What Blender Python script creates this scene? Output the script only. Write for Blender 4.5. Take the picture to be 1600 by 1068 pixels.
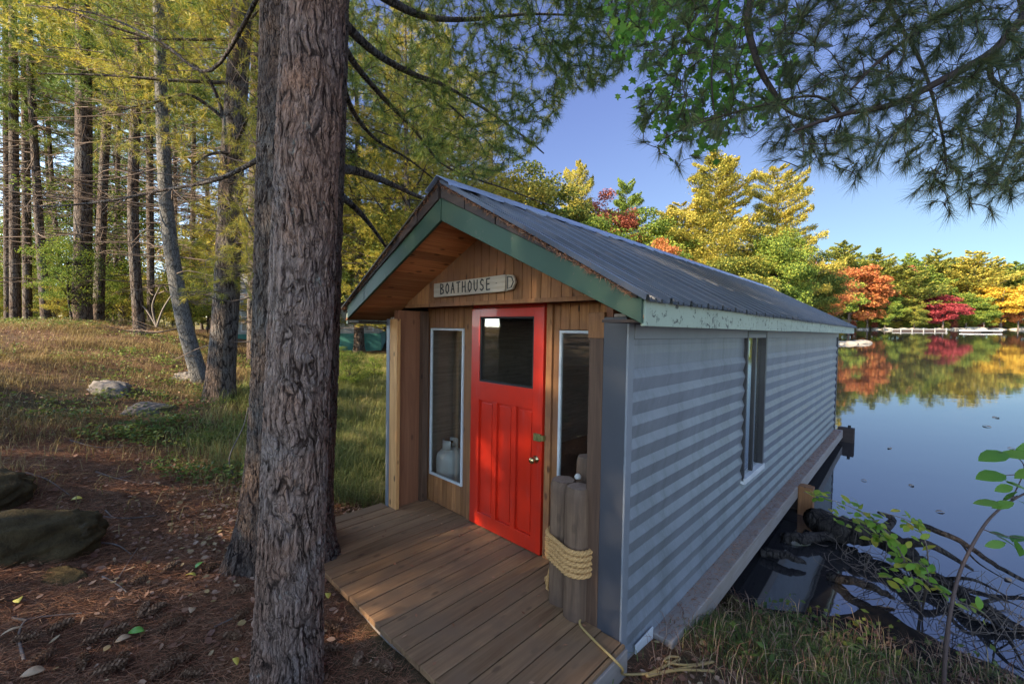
import bpy, math, random
import numpy as np
from mathutils import Matrix, Vector
for o in list(bpy.data.objects): bpy.data.objects.remove(o)
scene = bpy.context.scene
COL = scene.collection
rad = math.radians

# ------------------------------------------------------------------ camera, sky, sun, exposure
FPX = 660.0; EYE = 2.55; PITCH = rad(2.7758)
cd = bpy.data.cameras.new('camera'); cam = bpy.data.objects.new('camera', cd); COL.objects.link(cam)
cd.sensor_width = 36; cd.lens = 36 * FPX / 1600; cd.clip_start = 0.05; cd.clip_end = 3000
cam.location = (0, 0, EYE); cam.rotation_euler = (math.pi / 2 - PITCH, 0, 0)
scene.camera = cam
SUN_AZ = rad(238); SUN_EL = rad(27)          # clockwise from +Y: low sun behind the left shoulder
world = bpy.data.worlds.new("World"); scene.world = world; world.use_nodes = True
wn = world.node_tree; wn.nodes.clear()
sky = wn.nodes.new('ShaderNodeTexSky'); sky.sky_type = 'NISHITA'; sky.sun_disc = False
sky.sun_elevation = SUN_EL; sky.sun_rotation = SUN_AZ
sky.air_density = 0.75; sky.dust_density = 0.0; sky.ozone_density = 5.0; sky.altitude = 1500
bg = wn.nodes.new('ShaderNodeBackground'); bg.inputs['Strength'].default_value = 0.13
wo = wn.nodes.new('ShaderNodeOutputWorld')
# the anti-solar half of the sky is softened towards the lake horizon; the sun side is boosted as added fill for the shaded foreground
def wv(op, a, b):
    d = wn.nodes.new('ShaderNodeVectorMath'); d.operation = op
    for k, v in enumerate((a, b)):
        if isinstance(v, tuple): d.inputs[k].default_value = v
        else: wn.links.new(v, d.inputs[k])
    return d.outputs[0]
SC = sky.outputs[0]
front = wv('DIVIDE', wv('MULTIPLY', SC, (.93, .63, .93)), wv('ADD', wv('MULTIPLY', SC, (.53, .19, .33)), (1, 1, 1)))
back = wv('MULTIPLY', SC, (3.0, 2.1, 1.45))
wtc = wn.nodes.new('ShaderNodeTexCoord'); wsx = wn.nodes.new('ShaderNodeVectorMath'); wsx.operation = 'DOT_PRODUCT'; wn.links.new(wtc.outputs['Generated'], wsx.inputs[0]); wsx.inputs[1].default_value = (-math.sin(SUN_AZ), -math.cos(SUN_AZ), 0)
wmr = wn.nodes.new('ShaderNodeMapRange'); wmr.interpolation_type = 'SMOOTHSTEP'; wmr.inputs['From Min'].default_value = -.45; wmr.inputs['From Max'].default_value = .30
wn.links.new(wsx.outputs['Value'], wmr.inputs['Value'])
wmx = wn.nodes.new('ShaderNodeMix'); wmx.data_type = 'RGBA'; wn.links.new(wmr.outputs[0], wmx.inputs[0]); wn.links.new(back, wmx.inputs[6]); wn.links.new(front, wmx.inputs[7])
wn.links.new(wmx.outputs[2], bg.inputs[0]); wn.links.new(bg.outputs[0], wo.inputs[0])
sd = bpy.data.lights.new('sun', 'SUN'); sun = bpy.data.objects.new('sun', sd); COL.objects.link(sun)
sd.energy = 4.1; sd.angle = rad(0.5); sd.color = (1.0, 0.82, 0.58)
sdir = Vector((math.sin(SUN_AZ) * math.cos(SUN_EL), math.cos(SUN_AZ) * math.cos(SUN_EL), math.sin(SUN_EL)))
sun.rotation_euler = sdir.to_track_quat('Z', 'Y').to_euler()
scene.render.engine = 'CYCLES'
scene.view_settings.view_transform = 'Standard'; scene.view_settings.look = 'None'
scene.view_settings.gamma = 1; scene.view_settings.exposure = 2.15
scene.cycles.max_bounces = 6; scene.cycles.transparent_max_bounces = 8
scene.cycles.diffuse_bounces = 3; scene.cycles.transmission_bounces = 4

# ------------------------------------------------------------------ frames
# boathouse frame (x across its front, y along it, z up) leans a little towards the lake
MB = Matrix(((0.720732, 0.693005, 0.016987, -0.3863), (-0.693213, 0.720487, 0.018843, 3.97928),
             (0.00082, -0.025356, 0.999678, 0.63616), (0, 0, 0, 1)))
MBn = np.array(MB); MBi = np.linalg.inv(MBn)
def bw(p): return tuple((MBn @ np.array([p[0], p[1], p[2], 1.0]))[:3])
def pp(px, py, Y):
    """world point seen at photo pixel (px,py) at ground distance Y"""
    a = np.array([(px - 800) / FPX, 1.0, -(py - 534) / FPX])
    c, s = math.cos(PITCH), math.sin(PITCH)
    d = np.array([a[0], c * a[1] + s * a[2], -s * a[1] + c * a[2]])
    return np.array([0, 0, EYE]) + d * (Y / d[1])

# ------------------------------------------------------------------ object helpers
def props(o, label=None, cat=None, group=None, kind=None):
    if label: o['label'] = label
    if cat: o['category'] = cat
    if group: o['group'] = group
    if kind: o['kind'] = kind
    return o
def empty(name, label, cat, matrix=None, group=None):
    o = bpy.data.objects.new(name, None); COL.objects.link(o); o.empty_display_size = 0.2
    if matrix is not None: o.matrix_world = matrix
    return props(o, label, cat, group)
def link(name, me, parent=None, matrix=None, mats=None):
    o = bpy.data.objects.new(name, me); COL.objects.link(o)
    if parent is not None: o.parent = parent
    if matrix is not None: o.matrix_basis = matrix
    return o
def mesh_np(name, V, F, mat=None, smooth=False):
    V = np.asarray(V, dtype=np.float32).reshape(-1, 3); F = np.asarray(F, dtype=np.int32)
    k = F.shape[1]; me = bpy.data.meshes.new(name)
    me.vertices.add(len(V)); me.vertices.foreach_set('co', V.ravel())
    me.loops.add(F.size); me.loops.foreach_set('vertex_index', F.ravel())
    me.polygons.add(len(F)); me.polygons.foreach_set('loop_start', np.arange(len(F), dtype=np.int32) * k)
    me.update(calc_edges=True)
    if smooth: me.polygons.foreach_set('use_smooth', np.ones(len(F), dtype=bool))
    if mat: me.materials.append(mat)
    return me
class Geo:
    """collects loose shapes for one part"""
    def __init__(s): s.v = []; s.f = []; s.n = 0; s.sm = []
    def add(s, V, F, smooth=False):
        s.v += [tuple(float(c) for c in p) for p in V]; s.f += [tuple(i + s.n for i in f) for f in F]
        s.sm += [smooth] * len(F); s.n = len(s.v); return s
    def box(s, x0, x1, y0, y1, z0, z1, j=0.0):
        V = [(x, y, z) for z in (z0, z1) for y in (y0, y1) for x in (x0, x1)]
        return s.add(V, [(0, 2, 3, 1), (4, 5, 7, 6), (0, 1, 5, 4), (2, 6, 7, 3), (0, 4, 6, 2), (1, 3, 7, 5)])
    def prism(s, poly, axis, a, b):
        n = len(poly)
        def P(u, w, t): return {0: (t, u, w), 1: (u, t, w), 2: (u, w, t)}[axis]
        V = [P(u, w, a) for u, w in poly] + [P(u, w, b) for u, w in poly]
        F = [tuple(range(n))[::-1], tuple(range(n, 2 * n))] + [(i, (i + 1) % n, n + (i + 1) % n, n + i) for i in range(n)]
        return s.add(V, F)
    def tube(s, pts, r, n=8, caps=True, smooth=True):
        V, F = tube_np(pts, r, n)
        m = len(pts)
        s.add(V, F.tolist(), smooth)
        if caps:
            b = s.n - len(V); s.f += [tuple(b + i for i in range(n))[::-1], tuple(b + (m - 1) * n + i for i in range(n))]; s.sm += [False, False]
        return s
    def lathe(s, prof, c=(0, 0, 0), n=24, smooth=True):
        V = []; 
        for r, z in prof:
            for i in range(n):
                a = 2 * math.pi * i / n; V.append((c[0] + r * math.cos(a), c[1] + r * math.sin(a), c[2] + z))
        F = [(k * n + i, k * n + (i + 1) % n, (k + 1) * n + (i + 1) % n, (k + 1) * n + i) for k in range(len(prof) - 1) for i in range(n)]
        s.add(V, F, smooth)
        b = s.n - len(V); s.f += [tuple(b + i for i in range(n))[::-1], tuple(b + (len(prof) - 1) * n + i for i in range(n))]; s.sm += [False, False]
        return s
    def build(s, name, mat, parent=None, matrix=None, bevel=0.0):
        me = bpy.data.meshes.new(name); me.from_pydata(s.v, [], s.f)
        me.polygons.foreach_set('use_smooth', s.sm); me.materials.append(mat)
        o = link(name, me, parent, matrix)
        if bevel:
            b = o.modifiers.new('bevel', 'BEVEL'); b.width = bevel; b.segments = 2; b.limit_method = 'ANGLE'
        return o
def tube_np(pts, r, n=8):
    P = np.asarray(pts, float); m = len(P)
    r = np.broadcast_to(np.asarray(r, float), (m,))
    T = np.gradient(P, axis=0); T /= np.linalg.norm(T, axis=1)[:, None] + 1e-12
    up = np.array([0, 0, 1.0]) if abs(T[0, 2]) < 0.9 else np.array([1.0, 0, 0])
    N = np.zeros_like(P); x = np.cross(T[0], up); x /= np.linalg.norm(x)
    for i in range(m):
        x = x - T[i] * (x @ T[i]); x /= np.linalg.norm(x) + 1e-12; N[i] = x
    B = np.cross(T, N); a = np.arange(n) * 2 * np.pi / n
    V = P[:, None] + r[:, None, None] * (N[:, None] * np.cos(a)[None, :, None] + B[:, None] * np.sin(a)[None, :, None])
    i = np.arange(m - 1)[:, None] * n; j = np.arange(n)[None]; j2 = (j + 1) % n
    F = np.stack([i + j, i + j2, i + n + j2, i + n + j], -1).reshape(-1, 4)
    return V.reshape(-1, 3), F
def join_np(parts):
    Vs, Fs, n = [], [], 0
    for V, F in parts:
        Vs.append(V); Fs.append(F + n); n += len(V)
    return np.concatenate(Vs), np.concatenate(Fs)
def unit(v): return v / (np.linalg.norm(v, axis=-1, keepdims=True) + 1e-12)
def kites(C, D, N, L, W, fold=0.0):
    """leaf quads: centres C, long axis D, normal N"""
    D = unit(D); S = unit(np.cross(D, N)); N = np.cross(S, D)
    L = np.broadcast_to(L, (len(C),))[:, None]; W = np.broadcast_to(W, (len(C),))[:, None]
    V = np.stack([C - D * L * .5, C + S * W * .5 + N * W * fold - D * L * .05, C + D * L * .5, C - S * W * .5 + N * W * fold - D * L * .05], 1)
    return V.reshape(-1, 3), np.arange(len(C) * 4).reshape(-1, 4)
def spikes(B, D, L, W, rng):
    """needles: thin triangles"""
    D = unit(D); S = unit(np.cross(D, rng.normal(size=D.shape)))
    L = np.broadcast_to(L, (len(B),))[:, None]; W = np.broadcast_to(W, (len(B),))[:, None]
    V = np.stack([B - S * W * .5, B + S * W * .5, B + D * L], 1)
    return V.reshape(-1, 3), np.arange(len(B) * 3).reshape(-1, 3)

# ------------------------------------------------------------------ materials
class NT:
    def __init__(s, name):
        s.m = bpy.data.materials.new(name); s.m.use_nodes = True; s.t = s.m.node_tree; s.t.nodes.clear()
        s.out = s.t.nodes.new('ShaderNodeOutputMaterial')
    def n(s, typ, **kw):
        d = s.t.nodes.new('ShaderNode' + typ)
        for k, v in kw.items():
            if k.startswith('i_'): d.inputs[k[2:].replace('_', ' ')].default_value = v
            else: setattr(d, k, v)
        return d
    def l(s, a, b): s.t.links.new(a, b)
    def coords(s, scale=(1, 1, 1), rot=(0, 0, 0)):
        tc = s.n('TexCoord'); mp = s.n('Mapping'); mp.inputs['Scale'].default_value = scale; mp.inputs['Rotation'].default_value = rot
        s.l(tc.outputs['Object'], mp.inputs[0]); return mp.outputs[0]
    def noise(s, vec, scale, detail=4, rough=.55, dist=0):
        d = s.n('TexNoise'); d.inputs['Scale'].default_value = scale; d.inputs['Detail'].default_value = detail
        d.inputs['Roughness'].default_value = rough; d.inputs['Distortion'].default_value = dist
        if vec is not None: s.l(vec, d.inputs['Vector'])
        return d.outputs[0]
    def ramp(s, fac, stops, interp='LINEAR'):
        d = s.n('ValToRGB'); d.color_ramp.interpolation = interp; e = d.color_ramp.elements
        while len(e) < len(stops): e.new(0.5)
        for el, (p, c) in zip(e, stops): el.position = p; el.color = (*c, 1) if len(c) == 3 else c
        s.l(fac, d.inputs[0]); return d.outputs[0]
    def mix(s, fac, a, b, mode='MIX'):
        d = s.n('Mix', data_type='RGBA', blend_type=mode)
        for sock, v in ((d.inputs[0], fac), (d.inputs[6], a), (d.inputs[7], b)):
            if isinstance(v, (int, float)): sock.default_value = v
            elif isinstance(v, tuple): sock.default_value = (*v, 1)
            else: s.l(v, sock)
        return d.outputs[2]
    def math(s, op, a, b=0.0, c=None):
        d = s.n('Math', operation=op)
        for i, v in enumerate((a, b) if c is None else (a, b, c)):
            if isinstance(v, (int, float)): d.inputs[i].default_value = v
            else: s.l(v, d.inputs[i])
        return d.outputs[0]
    def bump(s, h, strength=.5, dist=.01):
        d = s.n('Bump'); d.inputs['Strength'].default_value = strength; d.inputs['Distance'].default_value = dist
        s.l(h, d.inputs['Height']); return d.outputs[0]
    def surf(s, col, rough=.7, metal=0, bump=None, spec=.5, transl=0.0, coat=0):
        p = s.n('BsdfPrincipled')
        for k, v in (('Base Color', col), ('Roughness', rough), ('Metallic', metal), ('Specular IOR Level', spec), ('Coat Weight', coat)):
            if isinstance(v, (int, float)): p.inputs[k].default_value = v
            elif isinstance(v, tuple): p.inputs[k].default_value = (*v, 1)
            else: s.l(v, p.inputs[k])
        if bump is not None: s.l(bump, p.inputs['Normal'])
        sh = p.outputs[0]
        if transl:
            t = s.n('BsdfTranslucent')
            if isinstance(col, tuple): t.inputs[0].default_value = (*col, 1)
            else: s.l(col, t.inputs[0])
            mx = s.n('MixShader'); mx.inputs[0].default_value = transl
            s.l(sh, mx.inputs[1]); s.l(t.outputs[0], mx.inputs[2]); sh = mx.outputs[0]
        s.l(sh, s.out.inputs[0]); return s.m
    def island(s): return s.n('NewGeometry').outputs['Random Per Island']
    def objrand(s): return s.n('ObjectInfo').outputs['Random']

def wood(name, dark, light, axis=2, rough=.7, knots=.5, grain=26, var=.5, stain=None, wet=0):
    t = NT(name); sc = [grain, grain, grain]; sc[axis] = grain * .055
    isl = t.island(); tc = t.n('TexCoord'); mp = t.n('Mapping'); mp.inputs['Scale'].default_value = sc
    off = t.n('VectorMath', operation='ADD'); t.l(tc.outputs['Object'], off.inputs[0])
    cmb = t.n('CombineXYZ'); k = t.math('MULTIPLY', isl, 37.0)
    for i in range(3): t.l(k, cmb.inputs[i])
    t.l(cmb.outputs[0], off.inputs[1]); t.l(off.outputs[0], mp.inputs[0])
    g = t.noise(mp.outputs[0], 1.0, 6, .65, 1.2)
    col = t.ramp(g, [(.3, dark), (.7, light)])
    b = t.ramp(isl, [(0, (1 - var,) * 3), (1, (1.0,) * 3)])
    col = t.mix(1.0, col, b, 'MULTIPLY')
    if knots:
        mp2 = t.n('Mapping'); s2 = [9, 9, 9]; s2[axis] = 4.2; mp2.inputs['Scale'].default_value = s2; t.l(off.outputs[0], mp2.inputs[0])
        v = t.n('TexVoronoi'); v.inputs['Scale'].default_value = 1.0; t.l(mp2.outputs[0], v.inputs['Vector'])
        kn = t.ramp(v.outputs['Distance'], [(.09, (knots,) * 3), (.17, (0, 0, 0))])
        col = t.mix(kn, col, tuple(c * .22 for c in dark))
    big = t.noise(t.coords(), 2.3, 5, .6)
    if stain:
        col = t.mix(t.ramp(big, [(.42, (0, 0, 0)), (.66, (1, 1, 1))]), col, stain)
    return t.surf(col, rough, bump=t.bump(g, .35, .004), spec=.35)

def painted(name, col, rough=.45, peel=None, peel_amt=.6, dirt=.25, metal=0, bscale=40, bs=.15, spec=.5, coat=0, streak=0):
    t = NT(name); v = t.coords()
    n1 = t.noise(v, 3.0, 6, .65); n2 = t.noise(v, bscale, 3, .5)
    c = t.mix(t.ramp(n1, [(.35, (dirt,) * 3), (.65, (0, 0, 0))]), col, tuple(x * .45 + .01 for x in col))
    if streak:
        n4 = t.noise(t.coords((7, 7, .6)), 1.0, 6, .7); n5 = t.noise(t.coords((40, 40, 3)), 1.0, 3, .7)
        c = t.mix(t.ramp(n4, [(.46, (0, 0, 0)), (.68, (streak,) * 3)]), c, (.075, .08, .07))
        c = t.mix(t.ramp(n5, [(.60, (0, 0, 0)), (.72, (streak * .7,) * 3)]), c, (.30, .31, .32))
    if peel:
        n3 = t.noise(v, 17, 8, .75, .6)
        c = t.mix(t.ramp(n3, [(peel_amt, (0, 0, 0)), (peel_amt + .015, (1, 1, 1))]), c, peel)
    return t.surf(c, rough, metal, t.bump(n2, bs, .003), spec=spec, coat=coat)

def bark(name, dark, mid, light, sx=16, sz=4, disp=.02, mesh_disp=False, lichen=None, grey=None):
    t = NT(name); tc = t.n('TexCoord'); ob = tc.outputs['Object']
    def warp(src, scale, amt, detail=3):
        nv = t.n('TexNoise'); nv.inputs['Scale'].default_value = scale; nv.inputs['Detail'].default_value = detail; t.l(src, nv.inputs['Vector'])
        wa = t.n('VectorMath', operation='MULTIPLY_ADD'); t.l(nv.outputs['Color'], wa.inputs[0]); wa.inputs[1].default_value = amt; t.l(src, wa.inputs[2]); return wa.outputs[0]
    w = warp(warp(ob, 3.2, (.11, .11, .16)), 19, (.022, .022, .05), 4)
    def edges(kx, kz, width):
        mp = t.n('Mapping'); mp.inputs['Scale'].default_value = (kx, kx, kz); t.l(w, mp.inputs[0])
        vo = t.n('TexVoronoi', feature='DISTANCE_TO_EDGE'); vo.inputs['Scale'].default_value = 1.0; t.l(mp.outputs[0], vo.inputs['Vector'])
        mr = t.n('MapRange', interpolation_type='SMOOTHSTEP'); mr.inputs['From Min'].default_value = .0; mr.inputs['From Max'].default_value = width; t.l(vo.outputs['Distance'], mr.inputs['Value']); return mr.outputs[0]
    e1 = edges(sx, sz, .20); e2 = edges(sx * 2.1, sz * 2.6, .16)
    gate = t.ramp(t.noise(ob, 9, 3, .6), [(.38, (0,) * 3), (.58, (1,) * 3)])
    plate = t.math('MULTIPLY', t.math('MAXIMUM', e1, t.math('MULTIPLY', gate, .55)), t.math('MULTIPLY_ADD', e2, .45, .55))
    mp2 = t.n('Mapping'); mp2.inputs['Scale'].default_value = (85, 85, 26); t.l(w, mp2.inputs[0]); fine = t.noise(mp2.outputs[0], 1.0, 7, .72)
    mp3 = t.n('Mapping'); mp3.inputs['Scale'].default_value = (22, 22, 5); t.l(w, mp3.inputs[0]); rid = t.noise(mp3.outputs[0], 1.0, 4, .6)
    h = t.math('MULTIPLY_ADD', fine, .55, t.math('MULTIPLY_ADD', rid, .8, plate))
    c = t.ramp(fine, [(.32, mid), (.68, light)])
    if grey:
        c = t.mix(t.ramp(t.noise(ob, 1.7, 5, .65, .5), [(.42, (0,) * 3), (.62, (1,) * 3)]), c, t.ramp(fine, [(.3, tuple(k * .5 for k in grey)), (.7, grey)]))
    c = t.mix(t.ramp(plate, [(.1, (1,) * 3), (.6, (0,) * 3)]), c, dark)
    if lichen:
        c = t.mix(t.ramp(t.noise(ob, 8.5, 8, .75), [(.62, (0,) * 3), (.70, (.55,) * 3)]), c, lichen)
    m = t.surf(c, .9, bump=t.bump(h, 1.0, disp * (.45 if mesh_disp else 1)), spec=.15)
    if mesh_disp:
        d = t.n('Displacement'); d.inputs['Scale'].default_value = disp; d.inputs['Midlevel'].default_value = 1.2
        t.l(h, d.inputs['Height']); t.l(d.outputs[0], t.out.inputs['Displacement']); m.displacement_method = 'BOTH'
    return m

def foliage(name, cols, transl=.35, rough=.55, patch=.5, scale=.6, spec=.3):
    """cols: list of colours, spread leaf by leaf and in clumps"""
    t = NT(name); isl = t.island(); n = t.noise(t.coords(), scale, 3, .6)
    f = t.math('MULTIPLY_ADD', n, patch * 2.4, t.math('MULTIPLY', isl, 1 - patch))
    f = t.math('SUBTRACT', f, patch * .7)
    c = t.ramp(f, [(i / (len(cols) - 1), k) for i, k in enumerate(cols)])
    return t.surf(c, rough, transl=transl, spec=spec)

M = {}
M['bark_near'] = bark('pine_bark', (.030, .018, .013), (.16, .085, .055), (.34, .215, .155), 25, 3.9, .013, True, (.33, .36, .31), (.33, .265, .23))
M['bark_rear_shaded'] = bark('shaded_pine_bark', (.020, .013, .011), (.085, .052, .038), (.19, .13, .095), 22, 4.2, .016, True, (.17, .19, .13), (.17, .145, .125))  # pine bark repeated darker: rear trunk's shade and wetness put into its colours
M['bark'] = bark('forest_bark', (.020, .014, .012), (.08, .055, .042), (.19, .14, .11), 17, 3.4, .03, grey=(.20, .185, .17))
M['bark_pale'] = bark('pale_bark', (.045, .043, .04), (.11, .105, .10), (.20, .195, .185), 24, 9, .010)
M['twig'] = NT('twig').surf((.055, .040, .034), .9, spec=.1)
M['deadtwig'] = NT('dead_twig').surf((.17, .13, .105), .9, spec=.1)
M['stick'] = wood('stick_wood', (.12, .09, .075), (.26, .22, .19), 0, knots=0, grain=40)
M['needle_dark'] = foliage('dark_needles', [(.04, .07, .035), (.075, .11, .05), (.13, .15, .05), (.22, .15, .055)], .4, .5, .25, 1.6)
M['needle_mid'] = foliage('green_needles', [(.04, .08, .03), (.09, .15, .035), (.18, .23, .04), (.38, .30, .05)], .4, .5, .45, .9)
M['needle_gold'] = foliage('golden_needles', [(.09, .13, .03), (.27, .29, .05), (.52, .43, .07), (.62, .36, .09)], .45, .5, .45, .8)
M['maple_green'] = foliage('maple_leaves_green', [(.08, .20, .03), (.15, .33, .05), (.28, .42, .07)], .6, .45, .3, 1.5)
M['fol_gold'] = foliage('gold_pine_foliage', [(.08, .12, .03), (.24, .24, .04), (.46, .37, .06), (.62, .43, .08)], .3, .85, .4, .22)
M['fol_olive'] = foliage('olive_foliage', [(.045, .075, .02), (.12, .16, .03), (.26, .25, .04), (.42, .32, .05)], .3, .85, .4, .22)
M['fol_green'] = foliage('green_foliage', [(.04, .08, .02), (.11, .18, .03), (.24, .29, .04), (.38, .33, .05)], .3, .85, .4, .25)
M['fol_yellow'] = foliage('yellow_foliage', [(.40, .28, .03), (.64, .42, .05), (.74, .50, .07)], .3, .6, .35, .3)
M['fol_orange'] = foliage('orange_foliage', [(.20, .15, .03), (.42, .17, .05), (.50, .15, .06), (.40, .32, .06)], .3, .6, .5, .25)
M['fol_crimson'] = foliage('crimson_foliage', [(.14, .03, .03), (.36, .05, .06), (.46, .10, .10)], .3, .6, .4, .3)
M['fol_red'] = foliage('red_brown_foliage', [(.10, .045, .02), (.30, .08, .05), (.42, .14, .07)], .3, .6, .4, .3)

# ------------------------------------------------------------------ terrain
CP = np.array([
 (0,0,.95),(-1.2,2,.62),(-1.65,3.4,.58),(-2.4,1.98,.85),(-3,3.6,.66),(-2.87,5.4,.58),(-.5,2.4,.585),(.4,1.9,.59),(-1.2,2.75,.60),(-.1,2.15,.59),(1.15,2.4,.44),(1.6,2.5,.36),
 (1.9,2.9,.24),(2.5,2.6,.22),(2.97,2.5,.20),(2.16,3.65,.03),(2.98,3.85,-.02),(3.5,3.55,-.02),(3.75,2.9,-.02),(3.2,4.6,-.16),(2.2,4.3,-.08),(1.7,3.5,.13),
 (1.2,3.6,.25),(.3,4.4,.40),(3.4,5.2,-.35),(1.5,6.0,-.1),(3.5,8,-.4),(-1.3,4.5,.46),(-1.0,6,.45),(-2.56,6.5,.58),(-2.0,9.5,.65),(-4.1,11.8,.85),
 (-4.4,6,.72),(-6.0,8.1,1.15),(-6.6,6.2,1.18),(-7.6,7.7,1.45),(-5.2,7.6,1.12),(-6.5,9.2,1.3),(-7.9,13.1,1.25),(-5.5,3.7,1.3),(-4.4,3.5,1.12),(-6.5,3,1.8),
 (-3.8,2.2,1.05),(-5,1,1.4),(-9.1,12,1.9),(-14.5,12,2.5),(-12,12,2.42),(-12.1,14,2.45),(-20,25,2.1),(-30,40,1.6),(-40,80,2),(-80,80,2),(-9,20,1.1),(-6,20,1.0),
 (0,-5,1.2),(-10,-5,2.4),(5,-4,.6),(12,-8,.6),(-10,-20,3),(10,-20,1.5),(-30,-20,3.5),(-30,10,3),(2,-1,.6),(4,.5,.12),
 (6,1,-.3),(10,-1,-.5),(20,-3,-1),(8,6,-.8),(10,15,-1.5),(30,30,-2),(60,60,-2.5),(100,105,-2.5),(160,115,-2),(100,40,-2.5),(200,60,-2.5),(60,0,-2.5),(200,-50,-2.5),
 (104,133,-.1),(130,134,-.1),(165,132,-.1),(215,128,-.1),(104,150,2.2),(165,150,2.2),(220,150,2.5),(72,110,-.1),(60,122,2.5),(47,78,-.1),(36,80,2.5),(31,58,-.1),(26,66,2),
 (21,47,-.1),(14,50,1.5),(12.5,34,-.1),(6,36,1.3),(7,21,-.1),(1.5,22,1.0),(4.3,14,-.1),(0,14,.6),(3,10.5,-.15),(0,10,.5),
 (0,400,6),(300,400,6),(-300,300,6),(600,100,4),(600,-300,4),(-500,-300,4),(0,-500,4)], float)
def _k(r): return np.sqrt(r * r + .04)
_A = _k(np.hypot(CP[:, None, 0] - CP[None, :, 0], CP[:, None, 1] - CP[None, :, 1])); _n = len(CP)
_S = np.zeros((_n + 1, _n + 1)); _S[:_n, :_n] = _A; _S[_n, :_n] = 1; _S[:_n, _n] = 1
_W = np.linalg.solve(_S, np.append(CP[:, 2], 0))
def hgt(x, y, detail=True):
    x = np.asarray(x, float); y = np.asarray(y, float); sh = x.shape; x = x.ravel(); y = y.ravel(); out = np.zeros(len(x))
    for i in range(0, len(x), 20000):
        xs, ys = x[i:i + 20000], y[i:i + 20000]
        out[i:i + 20000] = _k(np.hypot(xs[:, None] - CP[None, :, 0], ys[:, None] - CP[None, :, 1])) @ _W[:_n] + _W[_n]
    if detail:
        a = np.zeros(len(x))
        for k, (fx, fy, ph, am) in enumerate([(2.1, 1.3, .3, .02), (-1.7, 2.6, 1.9, .018), (4.3, -3.1, .7, .010), (5.9, 5.1, 2.2, .008), (-9.1, 6.7, .1, .005), (11.3, 10.1, 4.2, .004)]):
            a += am * np.sin(fx * x + fy * y + ph + 1.3 * np.sin(.7 * fy * x - .9 * fx * y))
        out += a * np.clip(1.2 - np.hypot(x, y) / 40, .2, 1)
    return out.reshape(sh)
def H(x, y): return float(hgt(np.array([x]), np.array([y]))[0])
def inhouse(x, y, m=0.0):
    q = MBi @ np.stack([x, y, np.full_like(x, .6), np.ones_like(x)])
    return (q[0] > -1.02 - m) & (q[0] < 1.86 + m) & (q[1] > -1.37 - m) & (q[1] < 8.8 + m)

t = NT('forest_floor'); v = t.coords()
big = t.noise(v, .55, 4, .6); med = t.noise(v, 6, 6, .7); fin = t.noise(v, 70, 4, .7)
c1 = t.ramp(med, [(.3, (.085, .045, .026)), (.55, (.18, .10, .056)), (.75, (.27, .17, .10))])
c2 = t.ramp(med, [(.3, (.030, .036, .014)), (.7, (.085, .085, .030))])
c = t.mix(t.ramp(big, [(.50, (0, 0, 0)), (.66, (.75,) * 3)]), c1, c2)
c = t.mix(t.ramp(fin, [(.35, (.5,) * 3), (.6, (0,) * 3)]), c, (.03, .02, .015))
geo = t.n('NewGeometry'); sx = t.n('SeparateXYZ'); t.l(geo.outputs['Position'], sx.inputs[0])
shore = t.n('MapRange'); shore.inputs['From Min'].default_value = .10; shore.inputs['From Max'].default_value = .32; t.l(sx.outputs[2], shore.inputs[0])
c = t.mix(shore.outputs[0], (.022, .018, .015), c)
far = t.n('MapRange'); far.inputs['From Min'].default_value = 30; far.inputs['From Max'].default_value = 60; t.l(sx.outputs[1], far.inputs[0])
c = t.mix(far.outputs[0], c, (.20, .17, .06))
M['ground'] = t.surf(c, .95, bump=t.bump(t.math('ADD', med, fin), .8, .03), spec=.15)
N = 560
u = np.linspace(-5.9, 5.9, N); gx = 2.6 * np.sinh(u) - .5; gy = 2.6 * np.sinh(u) + 3
GX, GY = np.meshgrid(gx, gy); GZ = hgt(GX, GY)
i = (np.arange(N - 1)[:, None] * N + np.arange(N - 1)[None]).ravel()
props(link('ground', mesh_np('ground', np.stack([GX, GY, GZ], -1), np.stack([i, i + 1, i + N + 1, i + N], -1), M['ground'], True)), kind='structure')

t = NT('lake_water'); v = t.coords((1, 1, 1)); n = t.noise(v, 2.2, 3, .5); n2 = t.noise(t.coords((.25, .9, 1)), .5, 3, .5)
b = t.bump(t.math('MULTIPLY_ADD', n2, 3.5, n), .07, .018)
p = t.n('BsdfGlossy'); p.inputs['Color'].default_value = (.93, .95, 1, 1); p.inputs['Roughness'].default_value = .035; t.l(b, p.inputs['Normal'])
dk = t.n('BsdfDiffuse'); dk.inputs[0].default_value = (.028, .026, .026, 1)
fr = t.n('Fresnel'); fr.inputs[0].default_value = 2.6; t.l(b, fr.inputs[1]); mx = t.n('MixShader')
t.l(fr.outputs[0], mx.inputs[0]); t.l(dk.outputs[0], mx.inputs[1]); t.l(p.outputs[0], mx.inputs[2]); t.l(mx.outputs[0], t.out.inputs[0])
M['water'] = t.m
props(link('lake_water', mesh_np('lake_water', [(-60, -300, 0), (700, -300, 0), (700, 300, 0), (-60, 300, 0)], [(0, 1, 2, 3)], M['water'])), kind='structure')

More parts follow.
